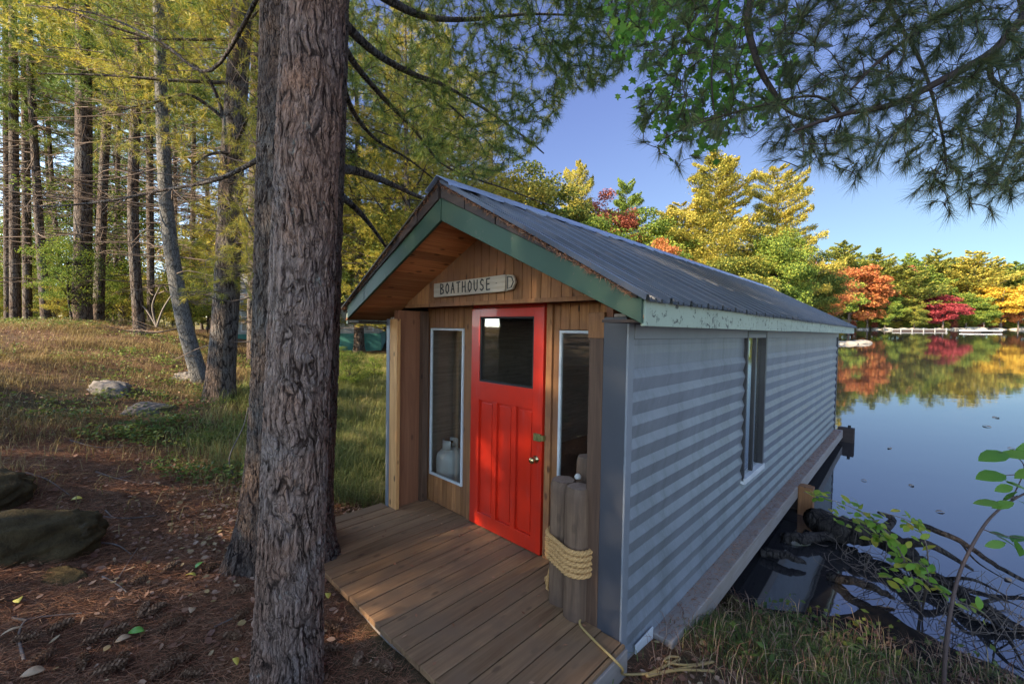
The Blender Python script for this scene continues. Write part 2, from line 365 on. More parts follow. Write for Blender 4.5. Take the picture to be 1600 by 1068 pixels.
# ------------------------------------------------------------------ boathouse (own frame)
M['siding'] = painted('blue_grey_siding', (.20, .21, .225), .42, dirt=.35, bscale=60, bs=.08, spec=.4, streak=.5)
M['trim'] = painted('slate_trim', (.052, .053, .062), .5, dirt=.3)
M['trim_light'] = painted('light_slate_trim', (.20, .21, .225), .45, dirt=.3)
M['cedar'] = wood('cedar_planks', (.26, .10, .034), (.55, .25, .09), 2, knots=.9, var=.5, stain=(.22, .095, .045))
M['cedar_red'] = wood('red_cedar_soffit', (.20, .075, .035), (.38, .16, .075), 0, knots=.8, var=.55)
M['postwood'] = wood('post_wood', (.52, .23, .075), (.80, .42, .15), 2, knots=.9, var=.15)
M['brownwood'] = wood('brown_wood', (.085, .042, .025), (.19, .105, .06), 2, knots=.7, var=.4)
M['darkply'] = wood('dark_plywood', (.20, .075, .035), (.34, .14, .065), 2, knots=.5, grain=14, var=.3)
M['deck'] = wood('deck_boards', (.20, .10, .045), (.42, .245, .12), 1, knots=.6, var=.4, stain=(.20, .12, .065))
M['beam'] = wood('weathered_beam', (.34, .28, .24), (.55, .47, .41), 1, knots=.5, grain=18, stain=(.27, .22, .18))
M['greenpaint'] = painted('green_paint', (.024, .062, .030), .6, peel=(.10, .085, .06), peel_amt=.63, dirt=.35)
M['palepaint'] = painted('pale_green_paint', (.36, .42, .31), .6, peel=(.06, .065, .05), peel_amt=.565, dirt=.3)
M['red'] = painted('red_door_paint', (.62, .022, .005), .34, dirt=.3, bscale=90, bs=.1, coat=.2, streak=.10)
M['white'] = painted('white_trim_paint', (.62, .62, .60), .5, dirt=.35)
M['roof'] = painted('roof_metal', (.095, .097, .105), .30, dirt=.6, metal=.35, bscale=14, bs=.05)
M['ridge'] = painted('ridge_metal', (.34, .40, .55), .38, dirt=.3, metal=.3)
M['darkwood'] = wood('dark_weathered_wood', (.035, .022, .018), (.085, .055, .042), 0, knots=0, var=.4)
M['inner'] = wood('inner_wall_wood', (.30, .24, .17), (.50, .40, .30), 1, knots=.3, var=.3)
M['dark'] = NT('dark_interior').surf((.030, .024, .020), .9)
M['brass'] = NT('brass').surf((.62, .45, .22), .25, 1)
M['greenbrass'] = painted('tarnished_brass', (.28, .26, .09), .45, metal=.6)
M['black'] = NT('black_paint').surf((.012, .011, .010), .7)
t = NT('window_glass'); g = t.n('BsdfGlossy'); g.inputs['Roughness'].default_value = .02; g.inputs['Color'].default_value = (.9, .9, .9, 1)
tr = t.n('BsdfTransparent'); tr.inputs[0].default_value = (.9, .92, .91, 1); lw_ = t.n('LayerWeight'); lw_.inputs[0].default_value = .5; mx = t.n('MixShader')
t.l(t.math('MULTIPLY_ADD', t.math('POWER', lw_.outputs['Facing'], 3.0), .8, .10), mx.inputs[0]); t.l(tr.outputs[0], mx.inputs[1]); t.l(g.outputs[0], mx.inputs[2]); t.l(mx.outputs[0], t.out.inputs[0]); M['glass'] = t.m

XR, XL, YF, YB, XC = 1.797, -.892, -.393, 8.62, .4525
RO = -.741                                     # front overhang plane
HOUSE = empty('boathouse', 'boathouse with blue grey siding, ribbed metal roof and red front door at the lake edge', 'boathouse', MB)
def hp(g, name, mat, bevel=0, parent=None): return g.build(name, M[mat], parent or HOUSE, bevel=bevel)

# corrugated siding of one long wall; profile in (x offset, z), with a window opening
def siding(g, x, s, y0, y1, z0, z1):
    zt = 1.905; pts = []; z = zt; k = 0
    while z > -.17:
        # upper lap nearly flat, lower laps step out more: light face looks up, dark face tucks in
        a = .004 if k < 2 else .021
        pts += [(0.0, z), (a, z - .054), (a, z - .059), (0.001, z - .1405)]; z -= .1435; k += 1
    pts = [(o, zz) for o, zz in pts]
    # clip to z0..z1
    out = []
    P = pts
    def at(zz):
        for (o1, a1), (o2, a2) in zip(P[:-1], P[1:]):
            if a2 <= zz <= a1 and a1 > a2: return o1 + (o2 - o1) * (a1 - zz) / (a1 - a2)
        return 0
    out = [(at(z1), z1)] + [(o, zz) for o, zz in P if z0 < zz < z1] + [(at(z0), z0)]
    V = []; F = []
    for o, zz in out: V += [(x + s * o, y0, zz), (x + s * o, y1, zz)]
    for i in range(len(out) - 1): F.append((2 * i, 2 * i + 2, 2 * i + 3, 2 * i + 1))
    g.add(V, F)
WY0, WY1, WZ0, WZ1 = 1.97, 2.72, .37, 1.87
g = Geo()
y = -.33
for (a, b_) in ((-.33, WY0), (WY1, 5.6), (5.6, YB - .03)): siding(g, XR, 1, a, b_ - .002, -.16, 1.90)
siding(g, XR, 1, WY0, WY1, -.16, WZ0)
hp(g, 'siding', 'siding')
g = Geo(); siding(g, XL, -1, -.33, YB - .03, -.16, 1.90); hp(g, 'siding', 'siding')
g = Geo()                                       # wall cores
for (a, b_, c_, d_) in ((YF + .02, WY0, -.16, 1.95), (WY1, YB, -.16, 1.95), (WY0, WY1, -.16, WZ0 - .004), (WY0, WY1, WZ1 + .004, 1.95)):
    g.box(XR - .09, XR - .012, a, b_, c_, d_)
g.box(XL + .012, XL + .05, YF + .02, YB, -.16, 1.95)
g.prism([(XL + .02, 1.7), (XR - .02, 1.7), (XR - .02, 1.95), (XC, 2.68), (XL + .02, 1.95)], 1, YB - .09, YB - .02)  # unseen lake end, lower wall left out to let light into the interior
hp(g, 'wall', 'inner')
g = Geo(); g.box(XL + .05, XR - .09, .06, YB - .1, .02, .128); hp(g, 'floor', 'brownwood')
g = Geo()                                       # corner trims
g.box(1.655, XR + .012, YF - .008, YF + .015, -.17, 1.93); hp(g, 'corner_trim', 'trim', .003)
g = Geo(); g.box(XR + .0125, XR + .026, YF - .008, YF + .062, -.17, 1.90); hp(g, 'corner_trim', 'trim_light', .003)
g = Geo(); g.box(XL - .026, XL + .035, YF - .008, YF + .05, -.05, 1.93); hp(g, 'corner_trim', 'trim_light', .003)
g = Geo(); g.box(XR + .0, XR + .028, YB - .06, YB, -.17, 1.90); hp(g, 'corner_trim', 'trim', .003)
g = Geo(); g.box(XR + .005, XR + .03, -.33, YB - .06, 1.80, 1.888); hp(g, 'frieze_board', 'trim_light', .003)
# porch posts and returns
g = Geo(); g.box(-.857, -.715, YF - .005, YF + .035, 0, 1.93); hp(g, 'post', 'postwood', .004)
g = Geo(); g.box(-.84, -.765, YF + .035, 0.0, 0, 2.02); hp(g, 'side_panel', 'darkply')
g = Geo(); g.box(-.765, -.70, -.10, -.03, 0, 2.02); hp(g, 'stud', 'brownwood', .003)
g = Geo(); g.box(1.555, 1.655, YF - .012, YF + .08, -.09, 1.80); hp(g, 'post', 'brownwood', .006)
g = Geo(); g.box(1.54, 1.655, YF - .006, YF + .07, 1.80, 1.96); hp(g, 'post_cap', 'cedar', .003)
g = Geo(); g.box(1.655, 1.70, YF + .02, 0.0, 0, 2.02); hp(g, 'side_panel', 'darkply')
# door wall: vertical planks round the openings
def planks(g, x0, x1, y, z0f, z1f, w=.088, th=.02):
    x = x0
    while x < x1 - .01:
        e = min(x + w, x1)
        g.prism([(x + .003, z0f((x + e) / 2)), (e - .003, z0f((x + e) / 2)), (e - .003, z1f(e)), (x + .003, z1f(x))], 1, y, y + th)
        x = e
k = lambda v: (lambda x: v)
g = Geo()
planks(g, -.765, -.70, .0, k(0), k(2.06)); planks(g, -.70, -.15, .0, k(0), k(.285), .075); planks(g, -.70, -.15, .0, k(1.85), k(2.06), .075)
planks(g, -.15, -.075, .0, k(0), k(2.06)); planks(g, .955, 1.02, .0, k(0), k(2.06)); planks(g, 1.02, 1.56, .0, k(1.85), k(2.06)); planks(g, 1.02, 1.56, .0, k(0), k(.285)); planks(g, 1.56, 1.70, .0, k(0), k(2.06))
hp(g, 'plank_wall', 'cedar')
g = Geo(); g.box(-.07, -.012, -.018, .03, 0, 2.06); g.box(.892, .95, -.018, .03, 0, 2.06); hp(g, 'door_jamb', 'cedar', .003)
g = Geo(); g.box(-.0, .88, -.02, .03, 2.036, 2.085); hp(g, 'door_head', 'red', .003)
g = Geo(); g.box(-.76, 1.66, -.24, .04, 2.09, 2.11); hp(g, 'porch_ceiling', 'darkply')
def sidelight(x0, x1, z0, z1):
    fr = Geo(); w = .022
    fr.box(x0, x0 + w, -.014, .012, z0, z1); fr.box(x1 - w, x1, -.014, .012, z0, z1)
    fr.box(x0 + w, x1 - w, -.014, .012, z0, z0 + w); fr.box(x0 + w, x1 - w, -.014, .012, z1 - w, z1)
    f = hp(fr, 'window', 'white', .003)
    gg = Geo(); gg.box(x0 + w, x1 - w, -.003, .001, z0 + w, z1 - w); hp(gg, 'pane', 'glass', 0, f)
sidelight(-.695, -.15, .29, 1.845); sidelight(1.02, 1.555, .29, 1.845)
# door
DR = Geo(); D0, D1 = -.035, .005
def rail(x0, x1, z0, z1, y0=D0): DR.box(x0, x1, y0, D1, z0, z1)
rail(.0, .115, .012, 2.03); rail(.775, .88, .012, 2.03)
rail(.115, .775, .012, .135); rail(.115, .775, 1.19, 1.36); rail(.115, .775, 1.955, 2.03)
rail(.300, .352, .135, 1.19); rail(.535, .590, .135, 1.19)
for a, b_ in ((.115, .300), (.352, .535), (.590, .775)):
    DR.box(a, b_, D0 + .024, D1 - .005, .135, 1.19)
    DR.box(a + .022, b_ - .022, D0 + .016, D0 + .0238, .16, 1.165)
door = hp(DR, 'door', 'red', .0025)
g = Geo(); g.box(.115, .775, -.010, -.005, 1.36, 1.955); hp(g, 'pane', 'glass', 0, door)
g = Geo(); w = .016
g.box(.115, .115 + w, -.030, -.012, 1.36, 1.955); g.box(.775 - w, .775, -.030, -.012, 1.36, 1.955); g.box(.115 + w, .775 - w, -.030, -.012, 1.36, 1.36 + w); g.box(.115 + w, .775 - w, -.030, -.012, 1.955 - w, 1.955)
hp(g, 'glazing_bead', 'black', 0, door)
g = Geo(); g.box(.805, .875, -.055, D0, .945, 1.005); g.box(.875, .905, -.050, -.019, .955, .995); g.tube([(.835, -.055, .975), (.835, -.066, .975)], .014, 12); hp(g, 'rim_lock', 'greenbrass', .002, door)
kn = Geo(); kn.lathe([(.001, 0), (.031, 0), (.031, .006), (.012, .010), (.011, .030), (.020, .036), (.027, .047), (.027, .058), (.018, .068), (.001, .070)], n=20)
o = kn.build('handle', M['brass'], door, Matrix.Translation((.822, D0, .79)) @ Matrix.Rotation(rad(90), 4, 'X'))
# gable
sl = lambda x: 2.655 - .47 * abs(x - XC)
g = Geo(); planks(g, -.76, 1.66, -.255, k(2.075), lambda x: max(2.078, sl(x) + .02), .094, .018); hp(g, 'gable_planks', 'cedar')
g = Geo(); g.box(-.78, 1.68, -.275, -.2552, 2.045, 2.078); hp(g, 'gable_sill', 'cedar', .003)
g = Geo()                                       # soffit boards under the front overhang, one each side
nb = 16
for s in (-1, 1):
    for i in range(nb):
        d0 = i * 1.62 / nb; d1 = (i + 1) * 1.62 / nb - .004
        x0, x1 = XC + s * d0, XC + s * d1
        z0, z1 = 2.668 - .47 * d0, 2.668 - .47 * d1
        yb = -.236
        V = [(x0, RO + .022, z0), (x1, RO + .022, z1), (x1, yb, z1), (x0, yb, z0)]; V += [(a, b_, c_ + .018) for a, b_, c_ in V]
        F = [(0, 1, 2, 3), (7, 6, 5, 4), (0, 4, 5, 1), (1, 5, 6, 2), (2, 6, 7, 3), (3, 7, 4, 0)]
        g.add(V, F if s > 0 else [f[::-1] for f in F])
M['soffit'] = wood('soffit_boards', (.46, .15, .05), (.74, .31, .11), 1, knots=.8, var=.55)
hp(g, 'soffit', 'soffit')
g = Geo()                                       # soffit under the long eaves
g.box(XR + .03, 2.05, -.70, YB, 1.89, 1.905); g.box(2 * XC - 2.05, XL - .03, -.70, YB, 1.89, 1.905); hp(g, 'soffit', 'darkwood')
# rake boards: the right one in one piece, the left in two
def rake(name, s, d0, d1, yy=RO):
    g = Geo(); X = lambda d: XC + s * d
    top = lambda d: 2.812 - .492 * d; bot = lambda d: 2.645 - .47 * d
    P = [(X(d0), bot(d0)), (X(d1), bot(d1)), (X(d1), top(d1)), (X(d0), top(d0))]
    if s < 0: P = P[::-1]
    g.prism(P, 1, yy - .003 * (s < 0), yy + .022); return hp(g, name, 'greenpaint', .003)
rake('rake_board', 1, 0.003, 1.618); rake('rake_board', -1, 0.003, 1.18); rake('rake_board', -1, 1.184, 1.53)
# roof deck and metal
RS = (2.925 - 2.008) / (2.085 - XC)
top = lambda d: 2.925 - RS * d
g = Geo()
for s in (-1, 1):
    P = [(XC, 2.80), (XC + s * 1.60, 1.985), (XC + s * 1.60, top(1.60) - .022), (XC, 2.925 - .022)]
    if s < 0: P = P[::-1]
    g.prism(P, 1, RO + .012, YB + .06)
    for j in range(3):                          # rough sheathing ends that show above the rake
        pass
hp(g, 'roof_deck', 'darkwood')
g = Geo(); random.seed(4)
for s in (-1, 1):
    d = .02
    while d < 1.57:
        L = random.uniform(.1, .3); e = min(d + L, 1.6)
        o = random.uniform(0, .012)
        z = lambda q: (2.812 - .492 * q)
        P = [(XC + s * d, z(d) + .003), (XC + s * e, z(e) + .003), (XC + s * e, top(e) - .012 - random.uniform(0, .008)), (XC + s * d, top(d) - .012)]
        if s < 0: P = P[::-1]
        g.prism(P, 1, RO - .012 - o, RO + .011); d = e + random.choice([0, 0, .004, .01])
hp(g, 'roof_edge_boards', 'darkwood')
def roof_sheet(s):
    ys = []; zs = []; y = RO - .035
    prof = [(0, .0), (.012, .030), (.036, .030), (.048, 0), (.10, 0), (.104, .017), (.118, .017), (.124, 0), (.166, 0), (.172, .017), (.186, .017), (.192, 0), (.225, 0)]
    while y < YB + .10:
        for a, b_ in prof[:-1]: ys.append(y + a); zs.append(b_)
        y += .27 if False else .268
        ys[-1] = ys[-1]
    V = []; F = []; D = np.linspace(0.02, 1.655, 9)
    for dd in D:
        for a, b_ in zip(ys, zs): V.append((XC + s * dd, a, top(dd) + b_ + .0025 * math.sin(a * 3.1 + dd * 4)))
    n = len(ys)
    for i in range(len(D) - 1):
        for j in range(n - 1):
            f = (i * n + j, (i + 1) * n + j, (i + 1) * n + j + 1, i * n + j + 1); F.append(f if s > 0 else f[::-1])
    g = Geo(); g.add(V, F); o = hp(g, 'metal_roof', 'roof')
    m = o.modifiers.new('thick', 'SOLIDIFY'); m.thickness = .003; m.offset = -1
    return o
roof_r = roof_sheet(1); roof_sheet(-1)
g = Geo()
n = 40; ys = np.linspace(RO - .045, YB + .11, n); V = []; F = []
for i, yy in enumerate(ys):
    j = .006 * math.sin(i * 2.7) + .004 * math.sin(i * 1.3)
    V += [(XC - .15, yy, top(.15) + .030 + j), (XC - .145, yy, top(.145) + .04 + j), (XC, yy, 2.968), (XC + .145, yy, top(.145) + .040 + j), (XC + .15 + j, yy, top(.15) + .022 + j)]
for i in range(n - 1):
    for q in range(4): F.append((5 * i + q, 5 * i + q + 1, 5 * i + q + 6, 5 * i + q + 5))
g.add(V, F); o = hp(g, 'ridge_cap', 'ridge', 0, roof_r); m = o.modifiers.new('thick', 'SOLIDIFY'); m.thickness = .003
g = Geo()                                       # side fascia, pale peeling boards in lengths
y = RO + .03
for L, mt in ((3.3, 0), (.9, 0), (1.5, 0), (3.7, 0)):
    g.box(2.052, 2.076, y, min(y + L - .006, YB + .02), 1.872 + .004 * (y > 2), 2.0); y += L
hp(g, 'fascia_board', 'palepaint', .003)
g = Geo(); g.box(2 * XC - 2.076, 2 * XC - 2.052, RO + .03, YB, 1.875, 2.0); hp(g, 'fascia_board', 'palepaint', .003)
# side window
fr = Geo(); x0, x1 = XR - .03, XR + .035
fr.box(x0, x1, WY0, WY0 + .03, WZ0, WZ1); fr.box(x0, x1, WY1 - .05, WY1, WZ0, WZ1); fr.box(x0, x1 - .002, WY0 + .03, WY1 - .05, WZ1 - .03, WZ1)
fr.box(x0, x1 - .01, 2.30, 2.34, WZ0 + .03, WZ1 - .03)
M['bronze'] = NT('dark_window_frame').surf((.035, .032, .032), .4)
W = hp(fr, 'window', 'bronze', .003)
g = Geo(); g.box(x0, x1 + .015, WY0, WY1, WZ0 - .03, WZ0 + .028); hp(g, 'sill', 'white', .003, W)
g = Geo(); g.box(XR + .004, XR + .016, 2.345, 2.375, WZ0 + .03, WZ1 - .03); hp(g, 'sash', 'white', .002, W)
g = Geo(); g.box(XR + .003, XR + .006, WY0 + .03, 2.30, WZ0 + .03, WZ1 - .03); g.box(XR - .012, XR - .009, 2.34, WY1 - .05, WZ0 + .03, WZ1 - .03); hp(g, 'pane', 'glass', 0, W)
# beam, base boards, supports
g = Geo(); g.box(XR - .02, 1.955, .03, YB + .05, -.33, -.165); hp(g, 'sill_beam', 'beam', .008)
g = Geo(); g.box(XR - .05, XR + .022, -.36, .028, -.36, -.165); hp(g, 'base_board', 'beam', .004)
g = Geo(); g.box(XR + .0225, XR + .032, -.22, .02, -.24, -.12); hp(g, 'metal_flashing', 'white', .002)
g = Geo(); g.box(XL, XL + .15, -.3, YB, -.33, -.165); g.box(XL, XR - .03, YB - .1, YB + .04, -.33, -.166)
for yy in (2.0, 4.0, 6.2): g.box(XL + .15, XR - .021, yy, yy + .14, -.33, -.17)
hp(g, 'floor_beams', 'darkwood')
for (a, b_, c_, d_) in ((1.66, 1.95, 4.15, 4.45), (XL, XL + .3, 4.15, 4.45), (XL, XL + .3, 8.2, 8.5)):
    g = Geo(); g.box(a, b_, c_, d_, -1.3, -.335); hp(g, 'support_crib', 'darkwood', .006)
g = Geo(); g.box(1.957, 2.12, 4.0, 4.14, -.85, -.16); g.box(1.957, 2.06, 4.141, 4.30, -.85, -.20); hp(g, 'support_post', 'cedar', .006)
g = Geo(); g.box(1.86, 2.14, YB + .052, YB + .22, -1.1, -.12); hp(g, 'bumper_post', 'darkwood', .008)
g = Geo(); g.box(2.03, 2.08, YB + .07, YB + .12, -.12, -.06); hp(g, 'bolt', 'black', .003)
# porch deck
g = Geo(); random.seed(8); x = -.975; bwid = .1405
while x < 1.84:
    e = min(x + bwid - .0085, 1.855)
    g.box(x, e, -1.35 + random.uniform(-.006, .006), -.004 if x > -.70 and x < 1.5 else -.41 + .4 * (x > -.85 and x < 1.6), -.036, random.uniform(-.001, .0015)); x += bwid
hp(g, 'deck_board', 'deck', .003)
g = Geo(); g.box(-.95, 1.83, -1.32, -1.28, -.19, -.038); g.box(1.79, 1.83, -1.279, -.40, -.19, -.038); g.box(-.95, -.91, -1.279, -.1, -.19, -.038)
for xx in (0, .9): g.box(xx, xx + .04, -1.279, -.02, -.19, -.038)
g.box(1.831, 1.87, -1.33, -.405, -.20, -.02); hp(g, 'deck_frame', 'beam', .004)

# things on and in the boathouse
def at_house(p, rz=0): return MB @ Matrix.Translation(p) @ Matrix.Rotation(rz, 4, 'Z')
SG = empty('sign', 'weathered wooden sign reading BOATHOUSE with a pointed end, fixed on the cedar gable', 'sign', at_house((.23, -.276, 2.205)))
M['signwood'] = wood('sign_wood', (.34, .27, .19), (.55, .46, .35), 0, knots=.3, var=.05)
g = Geo(); g.prism([(-.47, -.07), (.47, -.068), (.475, .062), (-.468, .058)], 1, -.028, 0)
rx = Matrix.Rotation(rad(-.6), 4, 'Y')
g.build('board', M['signwood'], SG, rx, .004)
g = Geo(); g.prism([(.482, -.066), (.545, -.055), (.575, .0), (.552, .05), (.482, .062)], 1, -.024, 0); ar = g.build('board_tip', M['signwood'], SG, rx, .003)
g = Geo(); g.tube([(.497, -.0255, .045), (.54, -.0255, .036), (.557, -.0255, .0), (.536, -.0255, -.04), (.497, -.0255, -.05), (.497, -.0255, .045)], .0045, 6, False); g.build('arrow_mark', M['black'], SG, rx)
# hand painted letters as strokes
STK = {'B': [[(0, 0), (0, 1), (.5, .93), (.55, .7), (.1, .55), (.62, .38), (.6, .08), (0, 0)]],
 'O': [[(.3, 1), (.04, .7), (.02, .3), (.3, 0), (.62, .25), (.62, .72), (.3, 1)]],
 'A': [[(0, 0), (.33, 1), (.66, 0)], [(.14, .38), (.54, .36)]], 'T': [[(0, .97), (.66, 1)], [(.33, .98), (.33, 0)]],
 'H': [[(0, 0), (.02, 1)], [(.6, 0), (.58, 1)], [(.02, .5), (.6, .52)]], 'U': [[(0, 1), (.03, .25), (.3, 0), (.58, .22), (.6, 1)]],
 'S': [[(.58, .88), (.3, 1), (.04, .78), (.14, .56), (.5, .42), (.58, .18), (.3, 0), (.0, .12)]], 'E': [[(.55, 1), (0, .97), (0, 0), (.58, .02)], [(0, .5), (.45, .52)]]}
g = Geo(); x = -.36
for ch in 'BOATHOUSE':
    for st in STK[ch]:
        pts = [(x + a * .066, -.0285, -.044 + c_ * .09) for a, c_ in st]
        for p0, p1 in zip(pts[:-1], pts[1:]):
            d = np.array(p1) - np.array(p0); L = np.hypot(d[0], d[2]) + 1e-9; nx, nz = -d[2] / L * .0052, d[0] / L * .0052; ex, ez = d[0] / L * .003, d[2] / L * .003
            g.prism([(p0[0] + nx - ex, p0[2] + nz - ez), (p0[0] - nx - ex, p0[2] - nz - ez), (p1[0] - nx + ex, p1[2] - nz + ez), (p1[0] + nx + ex, p1[2] + nz + ez)][::-1], 1, -.0305 - random.random() * .0006, -.0275)
    x += .0775
g.lathe([(.001, 0), (.007, .0), (.007, .003), (.001, .003)], (.375, -.03, -.0), 8)
g.build('lettering', M['black'], SG, rx)
# pilings
M['piling'] = wood('piling_wood', (.09, .05, .028), (.26, .155, .09), 2, knots=.3, grain=22, var=.2, stain=(.10, .06, .04))
M['endgrain'] = wood('piling_end_grain', (.17, .11, .08), (.30, .21, .15), 2, knots=0, grain=60, var=.2)
def piling(x, y, r, h, label, seed, group='wooden mooring pilings on the porch'):
    e = empty('mooring_piling', label, 'piling', at_house((x, y, 0)), group)
    rs = np.random.RandomState(seed); n = 36; zs = np.linspace(0.002, h, 26); V = []
    ph = rs.uniform(0, 6, 6)
    for z in zs:
        for i in range(n):
            a = 2 * math.pi * i / n
            rr = r * (1 + .03 * math.sin(3 * a + ph[0]) + .02 * math.sin(5 * a + ph[1] + z * 2)) - .006 * max(0, math.sin(7 * a + ph[2] + .8 * math.sin(z * 5))) ** 8 - .01 * max(0, (z - h + .015) / .015)
            V.append((rr * math.cos(a), rr * math.sin(a), z))
    F = [(k_ * n + i, k_ * n + (i + 1) % n, (k_ + 1) * n + (i + 1) % n, (k_ + 1) * n + i) for k_ in range(len(zs) - 1) for i in range(n)]
    gg = Geo(); gg.add(V, F, True); gg.build('log', M['piling'], e)
    gg = Geo(); top_ = [V[-n + i] for i in range(n)]; gg.add([(0, 0, h + .004)] + [(p[0] * .99, p[1] * .99, h + .001 * math.sin(i * 2.1)) for i, p in enumerate(top_)], [(0, 1 + i, 1 + (i + 1) % n) for i in range(n)]); gg.build('end_grain', M['endgrain'], e)
    return e
piling(1.335, -.345, .086, .835, 'weathered round piling nearest the red door, wrapped in tan rope', 1)
piling(1.495, -.40, .080, .845, 'weathered round piling against the brown corner post, wrapped in tan rope', 2)
piling(1.385, -.135, .075, .96, 'tallest round piling, standing behind the two roped ones', 3)
RP = empty('rope', 'thick tan twisted rope wound five times round the two front pilings', 'rope', at_house((0, 0, 0)))
t = NT('manila_rope'); isl = t.noise(t.coords((1, 1, 1)), 180, 3, .6)
M['rope'] = t.surf(t.ramp(isl, [(.3, (.34, .16, .05)), (.7, (.70, .41, .15))]), .85, bump=t.bump(isl, .5, .003))
A_, B_ = np.array([1.335, -.345]), np.array([1.495, -.40]); rr = .103
dv = (B_ - A_); dv /= np.linalg.norm(dv); nv_ = np.array([-dv[1], dv[0]]); base = []
a0 = math.atan2(nv_[1], nv_[0])
for a in np.linspace(0, math.pi, 26): base.append(A_ + rr * np.array([math.cos(a0 + a), math.sin(a0 + a)]))
base += [A_ - nv_ * rr + (B_ - A_) * s for s in np.linspace(.1, .9, 9)]
for a in np.linspace(math.pi, 2 * math.pi, 26): base.append(B_ + rr * np.array([math.cos(a0 + a), math.sin(a0 + a)]))
base += [B_ + nv_ * rr + (A_ - B_) * s for s in np.linspace(.1, .9, 9)]
base = np.array(base); nbp = len(base); turns = 5; pts = []
for q in range(nbp * turns):
    f = q / nbp; pts.append((*base[q % nbp], .30 + f * .036 + .01 * math.sin(2 * math.pi * f)))
pts = np.array(pts); rs2 = np.repeat(pts, 2, axis=0); rs2[1:-1:2] = (pts[:-1] + pts[1:]) / 2
g = Geo(); T = unit(np.gradient(rs2, axis=0)); S1 = unit(np.cross(T, [0, 0, 1.0])); S2 = np.cross(S1, T)
cl = np.concatenate([[0], np.cumsum(np.linalg.norm(np.diff(rs2, axis=0), axis=1))])
for s in range(3):
    an = cl / .014 + s * 2 * math.pi / 3
    g.tube(rs2 + .0085 * (S1 * np.cos(an)[:, None] + S2 * np.sin(an)[:, None]), .0098, 7)
g.build('coils', M['rope'], RP)
g = Geo(); lp = [(1.25, -.31, .29), (1.232, -.33, .20), (1.225, -.36, .10), (1.222, -.36, .04), (1.25, -.34, .016), (1.29, -.40, .014)]; g.tube(lp, .011, 8); lp2 = [(1.205, -.30, .02), (1.19, -.33, .05), (1.2, -.35, .10), (1.22, -.33, .12)]; g.tube(lp2, .010, 8); g.build('rope_tail', M['rope'], RP)
PB = props(Geo().lathe([(.001, 0), (.02, .004), (.024, .02), (.014, .034), (.001, .04)], n=12).build('pebble', painted('pale_pebble', (.55, .50, .44), .7), None, at_house((1.405, -.28, .838))), 'small pale pebble resting on the roped pilings', 'pebble')
# propane tank
TK = empty('propane_tank', 'pale propane cylinder standing behind the left sidelight window', 'gas tank', at_house((-.63, .22, .13)))
M['tank'] = painted('tank_paint', (.78, .77, .70), .4, dirt=.2)
g = Geo().lathe([(.10, 0), (.11, .0), (.11, .03), (.125, .045), (.15, .09), (.152, .30), (.14, .35), (.10, .39), (.05, .41), (.001, .412)], n=32); g.build('cylinder', M['tank'], TK)
g = Geo()
for a0_ in (20, 200):
    ar_ = [rad(a0_ + i * 14) for i in range(10)]
    V = [(.085 * math.cos(a), .085 * math.sin(a), z) for z in (.385, .50) for a in ar_]; g.add(V, [(i, i + 1, i + 11, i + 10) for i in range(9)], True)
o = g.build('collar', M['tank'], TK); m = o.modifiers.new('s', 'SOLIDIFY'); m.thickness = .005
g = Geo().lathe([(.018, .40), (.018, .46), (.03, .465), (.03, .48), (.001, .482)], n=14); g.build('valve', M['brass'], TK)
# yellow hose from the porch to the bank
M['hose'] = painted('yellow_hose', (.42, .27, .09), .5, dirt=.4)
HS = [bw((1.555, -.425, .03)), bw((1.58, -.47, .012)), bw((1.72, -.52, .010)), bw((1.85, -.56, .012)), bw((1.90, -.52, -.05))]
HS = [np.array(p) for p in HS]
hz = lambda px, py, dz=.012: (lambda P: P)(None)
def onground(px, py, dz=0.0):
    """first ground point on the ray through a photo pixel"""
    a = pp(px, py, 1.0) - np.array([0, 0, EYE]); s = .8
    while s < 60:
        q = np.array([0, 0, EYE]) + a * s
        if q[2] <= H(q[0], q[1]): break
        s *= 1.01
    return np.array([q[0], q[1], H(q[0], q[1]) + dz])
coil = [onground(a, b_, .02) for a, b_ in ((975, 1062), (1020, 1058), (1070, 1050), (1115, 1038), (1075, 1047), (1040, 1040), (1046, 1034), (1062, 1033), (1035, 1048), (1010, 1064), (1060, 1056), (1116, 1056))]
def smooth_path(P, n=6):
    P = np.array(P); out = []
    for i in range(len(P) - 1):
        p0, p1, p2, p3 = P[max(i - 1, 0)], P[i], P[i + 1], P[min(i + 2, len(P) - 1)]
        for t_ in np.linspace(0, 1, n, endpoint=False):
            out.append(.5 * ((2 * p1) + (-p0 + p2) * t_ + (2 * p0 - 5 * p1 + 4 * p2 - p3) * t_ ** 2 + (-p0 + 3 * p1 - 3 * p2 + p3) * t_ ** 3))
    out.append(P[-1]); return np.array(out)
g = Geo(); g.tube(smooth_path(HS + coil), .0075, 8); props(g.build('hose', M['hose']), 'thin yellow hose running off the porch corner and coiled on the grass', 'hose')

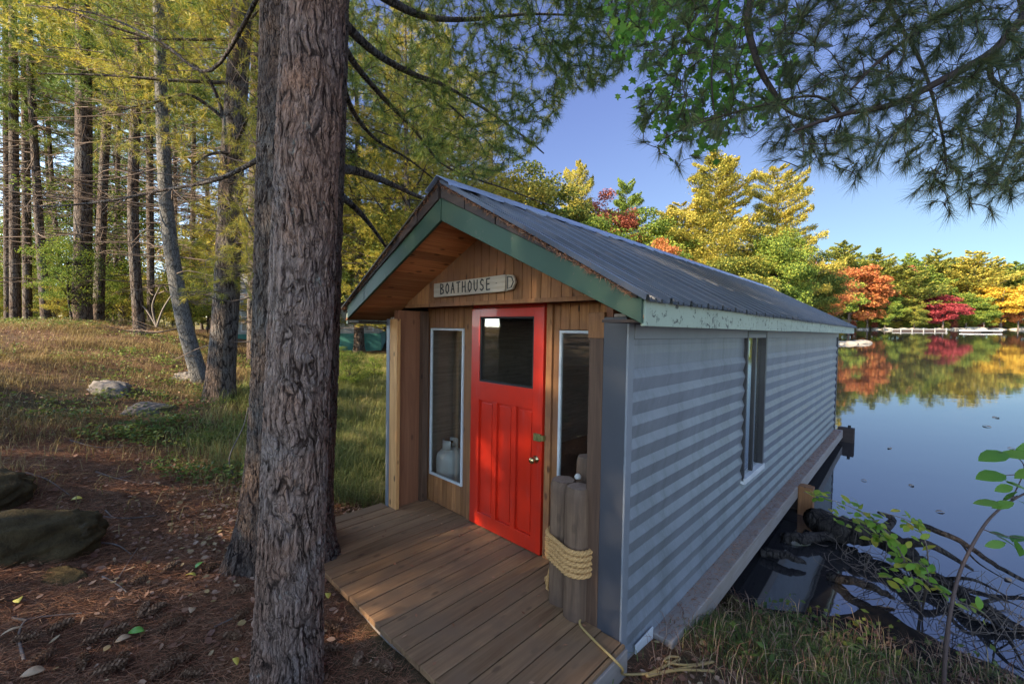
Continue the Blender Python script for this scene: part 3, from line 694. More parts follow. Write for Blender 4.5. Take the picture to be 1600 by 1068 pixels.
# ------------------------------------------------------------------ trees: generators
def skel(limbs, targets, rng, jitter=.12, step=.12):
    """grow twigs from limbs to target points; returns twig polylines and end directions"""
    nodes = np.concatenate([smooth_path(L, 8) for L in limbs]); rads = None
    d = np.array([np.min(np.linalg.norm(nodes - t_, axis=1)) for t_ in targets]); order = np.argsort(d)
    cap = len(nodes) + len(targets) * 4; buf = np.zeros((cap, 3)); buf[:len(nodes)] = nodes; n = len(nodes)
    twigs, ends = [], []
    for i in order:
        t_ = targets[i]; dd = np.linalg.norm(buf[:n] - t_, axis=1); j = int(np.argmin(dd)); p = buf[j]; L = dd[j]
        if L < 1e-3: continue
        mid = (p + t_) / 2 + rng.normal(size=3) * L * jitter + np.array([0, 0, L * .08])
        q = smooth_path([p, mid, t_], 3); twigs.append(q); ends.append((t_, unit(q[-1] - q[-3]), L))
        k_ = min(3, cap - n); buf[n:n + k_] = q[[2, 4, 6]][:k_]; n += k_
    return twigs, ends
def needle_tufts(ends, rng, per, L, W, cone=.9, axis_len=.06):
    B, D = [], []
    for (p, d, _) in ends:
        s = rng.uniform(-1, .15, per)[:, None]; dirs = unit(d[None] + cone * rng.normal(size=(per, 3)) * .75)
        B.append(p[None] + d[None] * s * axis_len); D.append(dirs)
    B = np.concatenate(B); D = np.concatenate(D)
    return spikes(B, D, L * rng.uniform(.7, 1.1, len(B)), W, rng)
def limb_mesh(paths, rads, n=7): return join_np([tube_np(smooth_path(P, 6), np.linspace(r0, r1, (len(P) - 1) * 6 + 1), n) for P, (r0, r1) in zip(paths, rads)])
def twig_mesh(twigs, r0=.004, n=4, k=.0025): return join_np([tube_np(q, np.linspace(r0, r0 * .5, len(q)), n) for q in twigs])

def trunk_mesh(path, rad_f, nu=24, dz=.1, flare=None, seed=0, wob=.04):
    P = np.array(path, float); L = np.concatenate([[0], np.cumsum(np.linalg.norm(np.diff(P, axis=0), axis=1))])
    s = np.arange(0, L[-1] + dz * .5, dz); s = np.minimum(s, L[-1])
    SP = smooth_path(P, 12); LS = np.concatenate([[0], np.cumsum(np.linalg.norm(np.diff(SP, axis=0), axis=1))])
    C = np.stack([np.interp(s, LS * L[-1] / LS[-1], SP[:, i]) for i in range(3)], 1)
    a = np.arange(nu) * 2 * np.pi / nu; rs = np.random.RandomState(seed); ph = rs.uniform(0, 6.3, 8)
    R = np.array([rad_f(x) for x in s])[:, None] * (1 + wob * np.sin(2 * a + ph[0] + .3 * s[:, None]) + wob * .6 * np.sin(3 * a + ph[1] + .5 * s[:, None]))
    if flare:
        f = np.exp(-s / flare[1])[:, None]; R = R * (1 + flare[0] * f * (1 + .55 * np.sin(5 * a + ph[2]) + .3 * np.sin(3 * a + ph[3])))
    V = C[:, None] + np.stack([R * np.cos(a), R * np.sin(a), np.zeros_like(R)], -1)
    m = len(s); i = np.arange(m - 1)[:, None] * nu; j = np.arange(nu)[None]; j2 = (j + 1) % nu
    return V.reshape(-1, 3), np.stack([i + j, i + j2, i + nu + j2, i + nu + j], -1).reshape(-1, 4)
def mk(name, VF, mat, parent=None, smooth=True): return link(name, mesh_np(name, *VF, mat, smooth), parent)

# ---- two big foreground trunks
rng = np.random.RandomState(5)
b0 = pp(447, 1068, 2.15); zb = H(b0[0] - .02, b0[1]) - .05
ft = empty('pine_tree', 'nearest pine tree, its thick barked trunk crossing the whole picture height left of the porch', 'tree', Matrix.Translation((b0[0] - .03, b0[1], zb)))
pts = [pp(446, 1130, 2.15), pp(447, 1068, 2.15), pp(466, 600, 2.18), pp(478, 300, 2.2), pp(491, 0, 2.22), pp(502, -400, 2.25), pp(520, -1600, 2.4)]
pts = [np.array([pts[0][0] - .02, pts[0][1], zb])] + pts[1:]
O = np.array([b0[0] - .03, b0[1], zb])
def fr_(s): return .160 - .004 * s
VF = trunk_mesh([p - O for p in pts], fr_, 176, .0105, (.18, .35), 1, .02); mk('trunk', VF, M['bark_near'], ft)
tw = []
cr = [(np.array(pts[-1]) - O), (np.array(pts[-1]) - O) + np.array([-2, -2, 2.0])]
# crown above the frame (only casts shade)
def crown_tufts(C0, R, n, rng, per=10, L=.16, W=.008):
    P = rng.normal(size=(n, 3)); P = unit(P) * (rng.uniform(.3, 1, n) ** .5)[:, None] * np.array(R)[None] + C0
    return P

rb = pp(447, 880, 3.35); zb2 = H(rb[0], rb[1]) - .08
rt = empty('pine_tree', 'second thick pine standing close behind the nearest one, its roots flared, boughs over the boathouse', 'tree', Matrix.Translation((rb[0], rb[1], zb2)))
O2 = np.array([rb[0], rb[1], zb2])
pts2 = [O2, pp(452, 800, 3.4), pp(462, 600, 3.42), pp(470, 300, 3.45), pp(478, 0, 3.5), pp(486, -500, 3.55), pp(490, -1200, 3.6)]
VF = trunk_mesh([np.array(p) - O2 for p in pts2], lambda s: .326 - .002 * s, 200, .014, (.38, .32), 3, .025); mk('trunk', VF, M['bark_rear_shaded'], rt)

def in_frame_targets(fn, n, x0, x1, y0, Ya, Yb, rng, dens=None):
    out = []
    while len(out) < n:
        px = rng.uniform(x0, x1); py = rng.uniform(y0, fn(px))
        if dens is not None and rng.rand() > dens(px, py): continue
        out.append(pp(px, py, rng.uniform(Ya, Yb)))
    return np.array(out)
# boughs of the second trunk reaching right over the boathouse
def PL(*a): return [pp(*q) for q in a]
limbs = [PL((520, 15, 3.5), (560, 60, 3.9), (600, 92, 4.4), (650, 118, 5), (690, 132, 5.5), (760, 172, 6.2), (820, 215, 6.8), (850, 240, 7)),
         PL((520, -60, 3.5), (610, 2, 4.2), (670, 27, 5), (740, 30, 5.6), (830, 22, 6.2), (930, 26, 6.8)),
         PL((520, 262, 3.5), (560, 268, 4.2), (610, 287, 4.9), (662, 310, 5.6), (720, 325, 6.3)),
         PL((530, 60, 3.5), (560, 108, 4.2), (610, 165, 5), (645, 200, 5.6), (700, 262, 6.4), (790, 295, 7.2), (870, 325, 7.8)),
         PL((525, 300, 3.5), (560, 330, 4.0), (585, 360, 4.4), (607, 392, 4.8)),
         PL((530, 120, 3.5), (555, 180, 4.4), (590, 220, 5.2), (640, 250, 6), (690, 290, 6.8)),
         PL((660, 130, 5.5), (720, 180, 6.2), (780, 240, 7)), PL((520, -250, 3.5), (650, -120, 5), (800, -80, 6), (950, -40, 7))]
lr = [(.045, .010), (.05, .010), (.050, .012), (.035, .008), (.035, .012), (.03, .008), (.018, .006), (.05, .01)]
V, F = limb_mesh(limbs, lr); mk('limb', (V - O2, F), M['bark'], rt)
xs = [540, 600, 650, 700, 750, 790, 830, 860, 885, 900, 960, 1010, 1060]; ysm = [120, 190, 250, 285, 285, 262, 240, 205, 150, 150, 128, 60, 0]
tg = in_frame_targets(lambda x: np.interp(x, xs, ysm), 3600, 545, 1050, -200, 4.6, 8.2, rng, lambda x, y: .25 + .75 * (x > 640))
twigs, ends = skel(limbs, tg, rng)
V, F = twig_mesh(twigs, .0048); mk('twigs', (V - O2, F), M['twig'], rt)
V, F = needle_tufts(ends, rng, 60, .12, .0048, 1.0, .10); mk('needles', (V - O2, F), M['needle_mid'], rt, False)
# dead limbs reaching left from the same trunk
dl = [PL((430, 232, 3.5), (380, 262, 3.9), (330, 283, 4.3), (250, 298, 4.8), (180, 312, 5.2), (90, 322, 5.6), (0, 322, 6), (-80, 330, 6.3)),
      PL((430, -60, 3.5), (330, 110, 4.6), (245, 62, 5.2), (150, 22, 5.8), (40, 8, 6.4))]
V, F = limb_mesh(dl, [(.024, .006), (.02, .006)]); mk('dead_limb', (V - O2, F), M['bark'], rt)
dt = []
for P in dl:
    q = smooth_path(P, 8)
    for i in range(2, len(q) - 1, 2):
        for s_ in range(2):
            e = q[i] + unit(np.array([rng.normal() * .6 - .5, rng.normal() * .9, rng.normal() * .5])) * rng.uniform(.15, .55)
            dt.append(smooth_path([q[i], (q[i] + e) / 2 + rng.normal(size=3) * .04, e], 3))
V, F = twig_mesh(dt, .0045); mk('dead_twigs', (V - O2, F), M['deadtwig'], rt)

# ---- near pine whose boughs hang into the top right corner (its trunk stands outside the frame)
nb_o = np.array([4.4, .4, H(4.4, .4) - .1])
npn = empty('pine_tree', 'pine tree whose long needled boughs hang into the top right corner over the water', 'tree', Matrix.Translation(nb_o))
VF = trunk_mesh([(0, 0, 0), (.1, 0, 4), (.0, .1, 9), (.1, .1, 14)], lambda s: .2 - .011 * s, 28, .12, (.4, .4), 9); mk('trunk', VF, M['bark'], npn)
limbs = [[nb_o + np.array([0, 0, 3.3]), pp(1700, -60, 2.7), pp(1600, 28, 2.5), pp(1551, 81, 2.35), pp(1478, 122, 2.2), pp(1397, 162, 2.05), pp(1315, 179, 1.95), pp(1240, 205, 1.9)],
         PL((1551, 81, 2.35), (1549, 122, 2.3), (1587, 154, 2.25), (1591, 191, 2.2), (1579, 227, 2.2), (1560, 270, 2.2)),
         [nb_o + np.array([0, 0, 4.2]), pp(1500, -300, 2.9), pp(1250, -140, 2.9), pp(1173, 0, 2.7), pp(1181, 89, 2.6), pp(1210, 146, 2.5), pp(1240, 178, 2.4), pp(1295, 190, 2.3)],
         PL((1250, -140, 2.9), (1140, -40, 2.8), (1118, 60, 2.7), (1112, 130, 2.6), (1120, 203, 2.6)),
         PL((1700, -60, 2.7), (1560, -20, 2.3), (1450, 40, 2.1), (1380, 90, 2.0), (1330, 140, 1.9)),
         PL((1250, -140, 2.9), (1350, -60, 2.6), (1400, 30, 2.5), (1440, 100, 2.4), (1470, 200, 2.3), (1480, 270, 2.2)),
         PL((1315, 179, 1.95), (1260, 150, 2.0), (1100, 190, 2.3), (1040, 215, 2.4))]
lr = [(.034, .006), (.014, .005), (.034, .006), (.010, .004), (.018, .005), (.016, .004), (.007, .003)]
V, F = limb_mesh(limbs, lr); mk('limb', (V - nb_o, F), M['twig'], npn)
rng = np.random.RandomState(11)
xs = [985, 1010, 1050, 1090, 1130, 1180, 1240, 1300, 1340, 1380, 1420, 1480, 1520, 1560, 1620, 1760]; ysm = [150, 225, 255, 225, 205, 230, 250, 262, 285, 240, 275, 322, 300, 325, 300, 320]
tg = in_frame_targets(lambda x: np.interp(x, xs, ysm), 1500, 990, 1680, -200, 1.75, 3.0, rng, lambda x, y: .45 + .55 * (x > 1200))
eg = PL(*[(a, b_, c_) for a, b_, c_ in ((1005, 222, 2.4), (1030, 240, 2.4), (1060, 262, 2.4), (1090, 246, 2.3), (1335, 285, 2.0), (1310, 262, 2.0), (1485, 335, 2.1), (1455, 318, 2.1), (1550, 332, 2.1), (1580, 312, 2.1), (1430, 300, 2.1), (1515, 318, 2.15), (1370, 262, 2.05), (1250, 262, 2.1), (1210, 250, 2.2))])
tg = np.concatenate([tg, np.array(eg)])
twigs, ends = skel(limbs, tg, rng, .15)
ends = [(p, unit(d + np.array([-.1, .1, -.35])), L) for p, d, L in ends]
V, F = twig_mesh(twigs, .0028); mk('twigs', (V - nb_o, F), M['twig'], npn)
V, F = needle_tufts(ends, rng, 66, .10, .0021, .62, .05); mk('needles', (V - nb_o, F), M['needle_dark'], npn, False)

# ---- maple spray at the top, beyond the pine boughs
def lobed_leaves(C, D, Nn, S, rng):
    """five-pointed maple leaves as fans of 10 outline points"""
    D = unit(D); X = unit(np.cross(D, Nn)); k_ = np.array([(0, -.45), (.22, -.30), (.48, -.28), (.30, -.02), (.55, .22), (.22, .18), (0, .55), (-.22, .18), (-.55, .22), (-.30, -.02), (-.48, -.28), (-.22, -.30)])
    S = np.broadcast_to(S, (len(C),))[:, None, None]
    Nv = np.cross(X, D)
    V = C[:, None] + S * (X[:, None] * k_[None, :, 0, None] + D[:, None] * k_[None, :, 1, None] + Nv[:, None] * (-.25 * np.abs(k_[None, :, 0, None])))
    return V.reshape(-1, 3), np.arange(len(C) * 12).reshape(-1, 12)
mo = np.array([7.5, 3.0, -.3]); mp_ = empty('maple_tree', 'green maple whose leafy spray hangs into the top of the view between the pine boughs', 'tree', Matrix.Translation(mo))
VF = trunk_mesh([(0, 0, 0), (.1, -.2, 3), (-.2, .1, 7), (0, .1, 11)], lambda s: .14 - .01 * s, 20, .15, (.4, .3), 2); mk('trunk', VF, M['bark'], mp_)
limbs = [[mo + np.array([-.1, .0, 6.5]), pp(1350, -260, 4.2), pp(1180, -90, 4.0), pp(1090, 20, 3.9), pp(1060, 110, 3.9), pp(1040, 190, 3.9)],
         PL((1180, -90, 4), (1160, 40, 4), (1170, 130, 4), (1180, 200, 3.9)), PL((1090, 20, 3.9), (1040, 40, 4), (1010, 90, 4.1)), PL((1180, -90, 4), (1080, -100, 4.2), (990, -60, 4.4), (950, 20, 4.5))]
V, F = limb_mesh(limbs, [(.03, .005), (.008, .003), (.006, .003), (.01, .003)]); mk('limb', (V - mo, F), M['twig'], mp_)
xs = [960, 1000, 1040, 1090, 1150, 1200, 1250]; ysm = [60, 190, 225, 235, 215, 205, 120]
tg = in_frame_targets(lambda x: np.interp(x, xs, ysm), 560, 950, 1240, -200, 3.5, 4.4, rng, lambda x, y: np.exp(-((x - 1080) / 110) ** 2) + .1)
twigs, ends = skel(limbs, tg, rng); V, F = twig_mesh(twigs, .003); mk('twigs', (V - mo, F), M['twig'], mp_)
C = np.concatenate([e[0][None] + rng.normal(size=(4, 3)) * .055 for e in ends]); n = len(C)
V, F = lobed_leaves(C, rng.normal(size=(n, 3)) + np.array([0, 0, -.5]), np.array([0, 0, 1.0]) + rng.normal(size=(n, 3)) * .55, rng.uniform(.055, .10, n), rng); mk('leaves', (V - mo, F), M['maple_green'], mp_, False)

# ------------------------------------------------------------------ forest tree kinds (shared meshes)
def gen_pine(seed, Ht, R, base, mode, nl, leaf, dead=0, r0=.3, lean=0.0):
    """returns trunk, dead twigs or None, crown. mode 'needle' (tufts) or 'plate' (small faces)"""
    rng = np.random.RandomState(seed)
    top_ = np.array([lean * Ht, 0, Ht]); path = [(0, 0, 0), (lean * Ht * .2 + rng.normal() * .05, rng.normal() * .05, Ht * .3), (lean * Ht * .55 + rng.normal() * .1, rng.normal() * .1, Ht * .62), tuple(top_)]
    tr = trunk_mesh(path, lambda s: max(r0 * (1 - .92 * (s / Ht) ** .9), .02), 14, .4, (.45, .35), seed)
    SP = smooth_path(path, 12); ax = lambda z: np.array([np.interp(z, SP[:, 2], SP[:, 0]), np.interp(z, SP[:, 2], SP[:, 1]), z])
    br, plates = [], []; z = Ht * base; ph = rng.uniform(0, 6)
    while z < Ht * .985:
        t_ = (z / Ht - base) / (1 - base); prof = ((1 - t_) ** .62 if mode == 'needle' else (1 - t_ ** 2.6) ** .8 * (1 + .16 * math.sin(seed + t_ * 9))) * (.55 + .45 * min(1, t_ * 4)) + .08
        for q in range((4 if mode == 'needle' else 6) if t_ < .85 else 4):
            ph += 2.4 + rng.normal() * .5; L = R * prof * rng.uniform(.45, 1.12)
            d = np.array([math.cos(ph), math.sin(ph), rng.uniform(-.10, .22) + .35 * t_]); p0 = ax(z + rng.uniform(-.1, .1)); p1 = p0 + unit(d) * L; mid = (p0 + p1) / 2 + np.array([0, 0, -.05 * L]); p1 = p1 + np.array([0, 0, .06 * L])
            br.append((p0, mid, p1, L)); plates.append((p0, p1, L))
        z += Ht * (rng.uniform(.022, .04) if mode == 'needle' else rng.uniform(.026, .045))
    wood_ = [tr] + [tube_np(np.array([a, m_, b_]), [max(.012, L * .012), L * .009, .006], 4) for a, m_, b_, L in br]
    tot = sum(L for *_, L in plates); B, D, NN, LL = [], [], [], []
    for p0, p1, L in plates:
        k_ = max(3, int(nl * L / tot)); f = 1 - rng.uniform(0, 1, k_) ** 1.5 * .8; f = f[:, None]; dv_ = unit(p1 - p0); sd_ = unit(np.cross(dv_, [0, 0, 1.0]))
        w_ = (1.05 - f) * .9 + .25
        P = p0 + (p1 - p0) * f + sd_ * rng.normal(size=(k_, 1)) * L * .22 * w_ + np.array([0, 0, 1.0]) * rng.normal(size=(k_, 1)) * L * .035
        B.append(P); D.append(unit(dv_ + sd_ * rng.normal(size=(k_, 1)) * .9 + rng.normal(size=(k_, 3)) * .3 + np.array([0, 0, .25]))); NN.append(np.array([0, 0, 1.0]) + rng.normal(size=(k_, 3)) * .8)
    B = np.concatenate(B); D = np.concatenate(D); NN = np.concatenate(NN)
    if mode == 'plate': cr_ = kites(B, D, NN, leaf * rng.uniform(.6, 1.4, len(B)), leaf * .6)
    else:
        ends_ = [(b_, d_, 0) for b_, d_ in zip(B, D)]; cr_ = needle_tufts(ends_, rng, 12, leaf, leaf * .085, .9, leaf * .8)
    dd = None
    if dead:
        tw_ = []
        for _ in range(dead):
            z = rng.uniform(Ht * .08, Ht * (base + .12)); a = rng.uniform(0, 6.3); L = rng.uniform(.5, 2.6); p0 = ax(z)
            p1 = p0 + np.array([math.cos(a), math.sin(a), rng.uniform(-.25, .12)]) * L; m_ = (p0 + p1) / 2 + rng.normal(size=3) * L * .06
            q = smooth_path([p0, m_, p1], 3); tw_.append(tube_np(q, np.linspace(.018, .005, len(q)), 4))
            for s_ in range(7):
                f = rng.uniform(.25, 1); b_ = p0 + (p1 - p0) * f; e = b_ + unit(unit(p1 - p0) + rng.normal(size=3) * np.array([.8, .8, .35])) * rng.uniform(.2, .8); tw_.append(tube_np(np.array([b_, (b_ + e) / 2 + rng.normal(size=3) * .03, e]), [.006, .005, .002], 3))
        dd = join_np(tw_)
    return join_np(wood_), dd, cr_
def gen_decid(seed, Ht, R, nl, leaf, r0=.2, base=.25, clumps=46, sq=.8):
    rng = np.random.RandomState(seed); path = [(0, 0, 0), (rng.normal() * .2, rng.normal() * .2, Ht * .35), (rng.normal() * .4, rng.normal() * .4, Ht * .8)]
    wd = [trunk_mesh(path, lambda s: max(r0 * (1 - s / Ht), .03), 10, .5, (.4, .3), seed)]
    C0 = np.array([0, 0, Ht * (base + (1 - base) / 2)]); rz = Ht * (1 - base) / 2
    P = unit(rng.normal(size=(clumps, 3))) * (rng.uniform(.25, 1, (clumps, 1)) ** .5); P = P * np.array([R, R, rz]) * .86 * (1 + .15 * rng.normal(size=(clumps, 1))) + C0
    for c_ in P[::2]:
        z0 = rng.uniform(Ht * .2, min(Ht * .7, max(c_[2] - .1, Ht * .22))); a = np.array([path[1][0], path[1][1], z0]); wd.append(tube_np(np.array([a, (a + c_) / 2 + np.array([0, 0, -.1 * R]), c_]), [r0 * .35, r0 * .2, .01], 4))
    k_ = nl // clumps; B = []
    for c_ in P:
        s_ = R * rng.uniform(.16, .30); B.append(c_ + unit(rng.normal(size=(k_, 3))) * (rng.uniform(0, 1, (k_, 1)) ** .45) * s_ * np.array([1.15, 1.15, .62]))
    B = np.concatenate(B); n_ = len(B)
    return join_np(wd), None, kites(B, rng.normal(size=(n_, 3)) * [1, 1, .6], np.array([0, 0, 1.0]) + rng.normal(size=(n_, 3)) * .7, leaf * rng.uniform(.6, 1.3, n_), leaf * .75)
KIND = {}
def kind(key, gen, crown='needle_mid', bk='bark'):
    w_, d_, c_ = gen
    KIND[key] = (mesh_np(key + '_trunk', *w_, M[bk], True), mesh_np(key + '_dead', *d_, M['deadtwig']) if d_ else None, mesh_np(key + '_crown', *c_, M[crown]), crown)
for q in range(3): kind('far_pine%d' % q, gen_pine(20 + q, 20, 5.6 + .6 * q, .10, 'plate', 20000, .5, r0=.32), 'fol_olive')
for q in range(2): kind('mid_pine%d' % q, gen_pine(30 + q, 22, 6.6 + .7 * q, .08, 'plate', 110000, .22, r0=.34), 'fol_gold')
for q in range(3): kind('far_broad%d' % q, gen_decid(40 + q, 12, 4.8, 18000, .34, base=.06, clumps=64), 'fol_green')
for q in range(2): kind('mid_broad%d' % q, gen_decid(50 + q, 12, 4.4, 44000, .20, base=.1, clumps=110), 'fol_green')
for q in range(3): kind('wood_pine%d' % q, gen_pine(60 + q, 17, 3.4 + .3 * q, .36 + .04 * q, 'needle', 4200, .17, dead=42, r0=.26), 'needle_mid')
for q in range(2): kind('lush_pine%d' % q, gen_pine(90 + q, 18, 5.0, .10, 'needle', 9500, .20, r0=.26), 'needle_gold')
kind('wood_leaf0', gen_decid(70, 7, 2.4, 9000, .11, r0=.09, base=.12, clumps=80), 'fol_green')
kind('wood_leaf1', gen_decid(71, 9, 2.8, 12000, .12, r0=.10, base=.10, clumps=90), 'fol_green')
def tree(key, name, x, y, label, cat='tree', group=None, s=1.0, rz=0.0, mat=None, sz=None, tilt=(0, 0), z=None, bk=None):
    tr, dd, cr_, dm = KIND[key]; z = H(x, y) - .12 if z is None else z
    e = empty(name, label, cat, Matrix.Translation((x, y, z)) @ Matrix.Rotation(tilt[0], 4, 'Y') @ Matrix.Rotation(tilt[1], 4, 'X') @ Matrix.Rotation(rz, 4, 'Z') @ Matrix.Diagonal((s, s, sz or s, 1)), group)
    a = link('trunk', tr, e)
    if bk: a.material_slots[0].link = 'OBJECT'; a.material_slots[0].material = M[bk]
    if dd: link('dead_branches', dd, e)
    c_ = link('crown', cr_, e)
    if mat and mat != dm: c_.material_slots[0].link = 'OBJECT'; c_.material_slots[0].material = M[mat]
    return e
rg = random.Random(3)
def ptree(key, name, px, ytop, Y, label, mat=None, group=None, wscale=None, zb=None, bk=None, cat='tree'):
    """tree standing at distance Y, seen at column px with its top at row ytop"""
    base_h = {'far_pine': 20, 'mid_pine': 22, 'far_broad': 12.2, 'mid_broad': 12.2, 'wood_pine': 17, 'lush_pine': 18, 'wood_leaf0': 7.2, 'wood_leaf1': 9.2}
    h0 = [v for k_, v in base_h.items() if key.startswith(k_)][0]
    T = pp(px, ytop, Y); z0 = max(H(T[0], T[1]), .0) - .12 if zb is None else zb
    s = (T[2] - z0) / h0
    return tree(key, name, T[0], T[1], label, cat, group, (wscale or 1) * s, rg.uniform(0, 6.28), mat, s, z=z0, bk=bk)

# far shore, front row left to right
FG = 'trees along the far shore'
for key, nm, px, yt, Y, lab, mt, ws in [
 ('far_pine0', 'pine_tree', 1318, 376, 139, 'far shore olive pine just right of the roof tip, behind the orange trees', 'fol_olive', 1.0),
 ('far_broad0', 'maple_tree', 1330, 408, 132, 'orange maple on the far shore just right of the boathouse roof tip', 'fol_orange', 1.25),
 ('far_broad1', 'maple_tree', 1358, 432, 133, 'orange red maple between the roof tip and the dark pines of the far shore', 'fol_orange', 1.0),
 ('far_broad2', 'birch_tree', 1300, 430, 128, 'yellow green tree on the far shore half hidden by the roof tip', 'fol_green', 1.2),
 ('far_pine1', 'pine_tree', 1372, 388, 142, 'dark olive pine on the far shore left of the small dock', 'fol_olive', .95),
 ('far_broad1', 'maple_tree', 1397, 408, 141, 'small dark red maple top between two far shore pines', 'fol_red', .8),
 ('far_pine2', 'pine_tree', 1412, 412, 136, 'broad olive pine on the far shore above the left end of the dock', 'fol_olive', 1.45),
 ('far_pine0', 'pine_tree', 1422, 394, 150, 'tall thin topped pine rising behind the far shore dock', 'fol_green', .7),
 ('far_pine1', 'pine_tree', 1465, 388, 150, 'tall flat topped pine rising above the crimson maple', 'fol_olive', 1.0),
 ('far_pine2', 'pine_tree', 1446, 414, 140, 'green pine directly behind the left side of the crimson maple', 'fol_green', 1.2),
 ('far_broad0', 'maple_tree', 1476, 455, 131, 'bright crimson maple on the far shore beside the dock', 'fol_crimson', 1.35),
 ('far_broad1', 'birch_tree', 1512, 450, 134, 'low yellow green tree right of the crimson maple', 'fol_green', 1.2),
 ('far_pine2', 'pine_tree', 1522, 391, 142, 'large golden olive pine left of the bright yellow maple', 'fol_gold', 1.25),
 ('far_broad2', 'maple_tree', 1568, 436, 133, 'bright yellow maple on the far shore near the right edge', 'fol_yellow', 1.35),
 ('far_broad0', 'maple_tree', 1594, 462, 131, 'small orange maple at the right edge of the far shore', 'fol_orange', 1.2),
 ('far_pine0', 'pine_tree', 1588, 408, 146, 'green pine behind the yellow maple at the right edge', 'fol_green', 1.1),
 ('far_pine1', 'pine_tree', 1556, 412, 150, 'green pine rising just left of the yellow maple', 'fol_olive', 1.0),
 ('far_broad1', 'birch_tree', 1610, 430, 136, 'gold tree cut by the right picture edge on the far shore', 'fol_gold', 1.3),
 ('far_pine1', 'pine_tree', 1344, 395, 152, 'green pine behind the orange maples of the far shore', 'fol_green', 1.0),
 ('far_pine0', 'pine_tree', 1495, 404, 152, 'green pine in the back row between the crimson maple and the golden pine', 'fol_green', 1.2),
 ('far_broad2', 'birch_tree', 1385, 455, 131, 'low green birch at the waterline left of the dock', 'fol_green', 1.0),
 ('far_broad2', 'birch_tree', 1430, 470, 130, 'low olive tree at the waterline above the dock', 'fol_olive', 1.0),
 ('far_broad0', 'birch_tree', 1540, 470, 130, 'low green tree at the waterline behind the raft', 'fol_green', 1.1)]:
    ptree(key, nm, px, yt, Y, lab, mt, None, ws)
for q in range(26):                              # back row that closes the gaps, and the shore beyond the right edge
    px = 1290 + q * 22 + rg.uniform(-8, 8)
    ptree(rg.choice(['far_pine0', 'far_pine1', 'far_pine2', 'far_broad0', 'far_broad1']), 'forest_tree', px, rg.uniform(405, 432), rg.uniform(155, 172), 'green tree of the back row above the far shore', rg.choice(['fol_olive', 'fol_green', 'fol_olive', 'fol_gold']), 'back row of trees above the far shore', 1.3)
for q in range(34):
    px = 1300 + q * 10 + rg.uniform(-4, 4); Y = rg.uniform(133.5, 136); P = pp(px, 505, Y)
    tree('far_broad%d' % (q % 3), 'bush', P[0], P[1], 'low bush on the far bank', 'bush', 'low bushes on the far bank', rg.uniform(.20, .36), rg.uniform(0, 6.28), rg.choice(['fol_olive', 'fol_green', 'fol_gold', 'fol_olive', 'fol_red']), .26)
# nearer bank behind the boathouse roof
for key, nm, px, yt, Y, lab, mt, ws in [
 ('mid_pine0', 'pine_tree', 1120, 238, 50, 'largest golden pine behind the boathouse roof', 'fol_gold', 1.0),
 ('mid_pine1', 'pine_tree', 1216, 262, 53, 'tall golden pine with dark right side at the right of the roof', 'fol_gold', .82),
 ('mid_broad0', 'birch_tree', 1216, 350, 46, 'pale yellow green tree in front of the two golden pines', 'fol_green', .9),
 ('mid_pine1', 'pine_tree', 1065, 318, 56, 'golden pine left of the largest golden pine', 'fol_gold', 1.0),
 ('mid_pine0', 'pine_tree', 978, 282, 60, 'slim green gold pine rising right of the red maple', 'fol_green', .7),
 ('mid_broad1', 'maple_tree', 948, 300, 55, 'dull red maple behind the roof ridge', 'fol_red', .85),
 ('mid_pine1', 'pine_tree', 903, 256, 52, 'slim gold pine standing alone against the sky left of the red maple', 'fol_gold', .55),
 ('mid_broad1', 'birch_tree', 1010, 330, 50, 'green tree between the red maple and the golden pines', 'fol_green', 1.2),
 ('mid_broad0', 'birch_tree', 900, 318, 46, 'dark green tree low behind the roof ridge', 'fol_green', 1.2),
 ('mid_broad1', 'maple_tree', 1035, 375, 44, 'small orange tree low behind the middle of the ridge', 'fol_orange', 1.0),
 ('mid_broad0', 'maple_tree', 1278, 400, 80, 'orange tree beyond the end of the golden pines', 'fol_orange', 1.1),
 ('mid_broad1', 'birch_tree', 1262, 385, 66, 'yellow green tree right below the tall golden pine', 'fol_olive', 1.1),
 ('mid_broad0', 'birch_tree', 1150, 385, 44, 'yellow green bushy tree behind the lower ridge', 'fol_olive', 1.2),
 ('mid_broad1', 'birch_tree', 830, 262, 34, 'green gold leafy tree behind the roof peak, its top against the sky', 'fol_olive', 1.1),
 ('mid_broad0', 'birch_tree', 775, 255, 30, 'golden leafy tree above the roof peak', 'fol_gold', 1.1)]:
    ptree(key, nm, px, yt, Y, lab, mt, None, ws)
# lit wood seen left of the roof and between the trunks
for key, nm, px, yt, Y, lab, mt, ws in [
 ('wood_leaf1', 'birch_tree', 640, 300, 16, 'yellow green leafy tree beside the left roof edge', 'fol_olive', 1.2),
 ('wood_leaf1', 'birch_tree', 575, 330, 27, 'green leafy tree above the cottage roof', 'fol_olive', 1.2),
 ('wood_leaf0', 'birch_tree', 545, 395, 23, 'dark green bushy tree touching the cottage roof', 'fol_green', 1.4),
 ('wood_leaf1', 'birch_tree', 690, 290, 24, 'golden leafy tree directly behind the roof peak', 'fol_gold', 1.2)]:
    ptree(key, nm, px, yt, Y, lab, mt, None, ws)
for (px, py, r, lab) in [(548, 618, .75, 'green shrub between the thick trunks and the boathouse'), (585, 600, .55, 'leafy shrub touching the left boathouse corner'), (530, 575, .55, 'shrub under the cottage window wall')]:
    b_ = onground(px, py); h_ = (EYE - b_[2]) / 1.0 * .62 + .3
    tree('wood_leaf0', 'shrub', b_[0], b_[1], lab, 'shrub', None, .26 * r, rg.uniform(0, 6), 'fol_green', .24 * r)

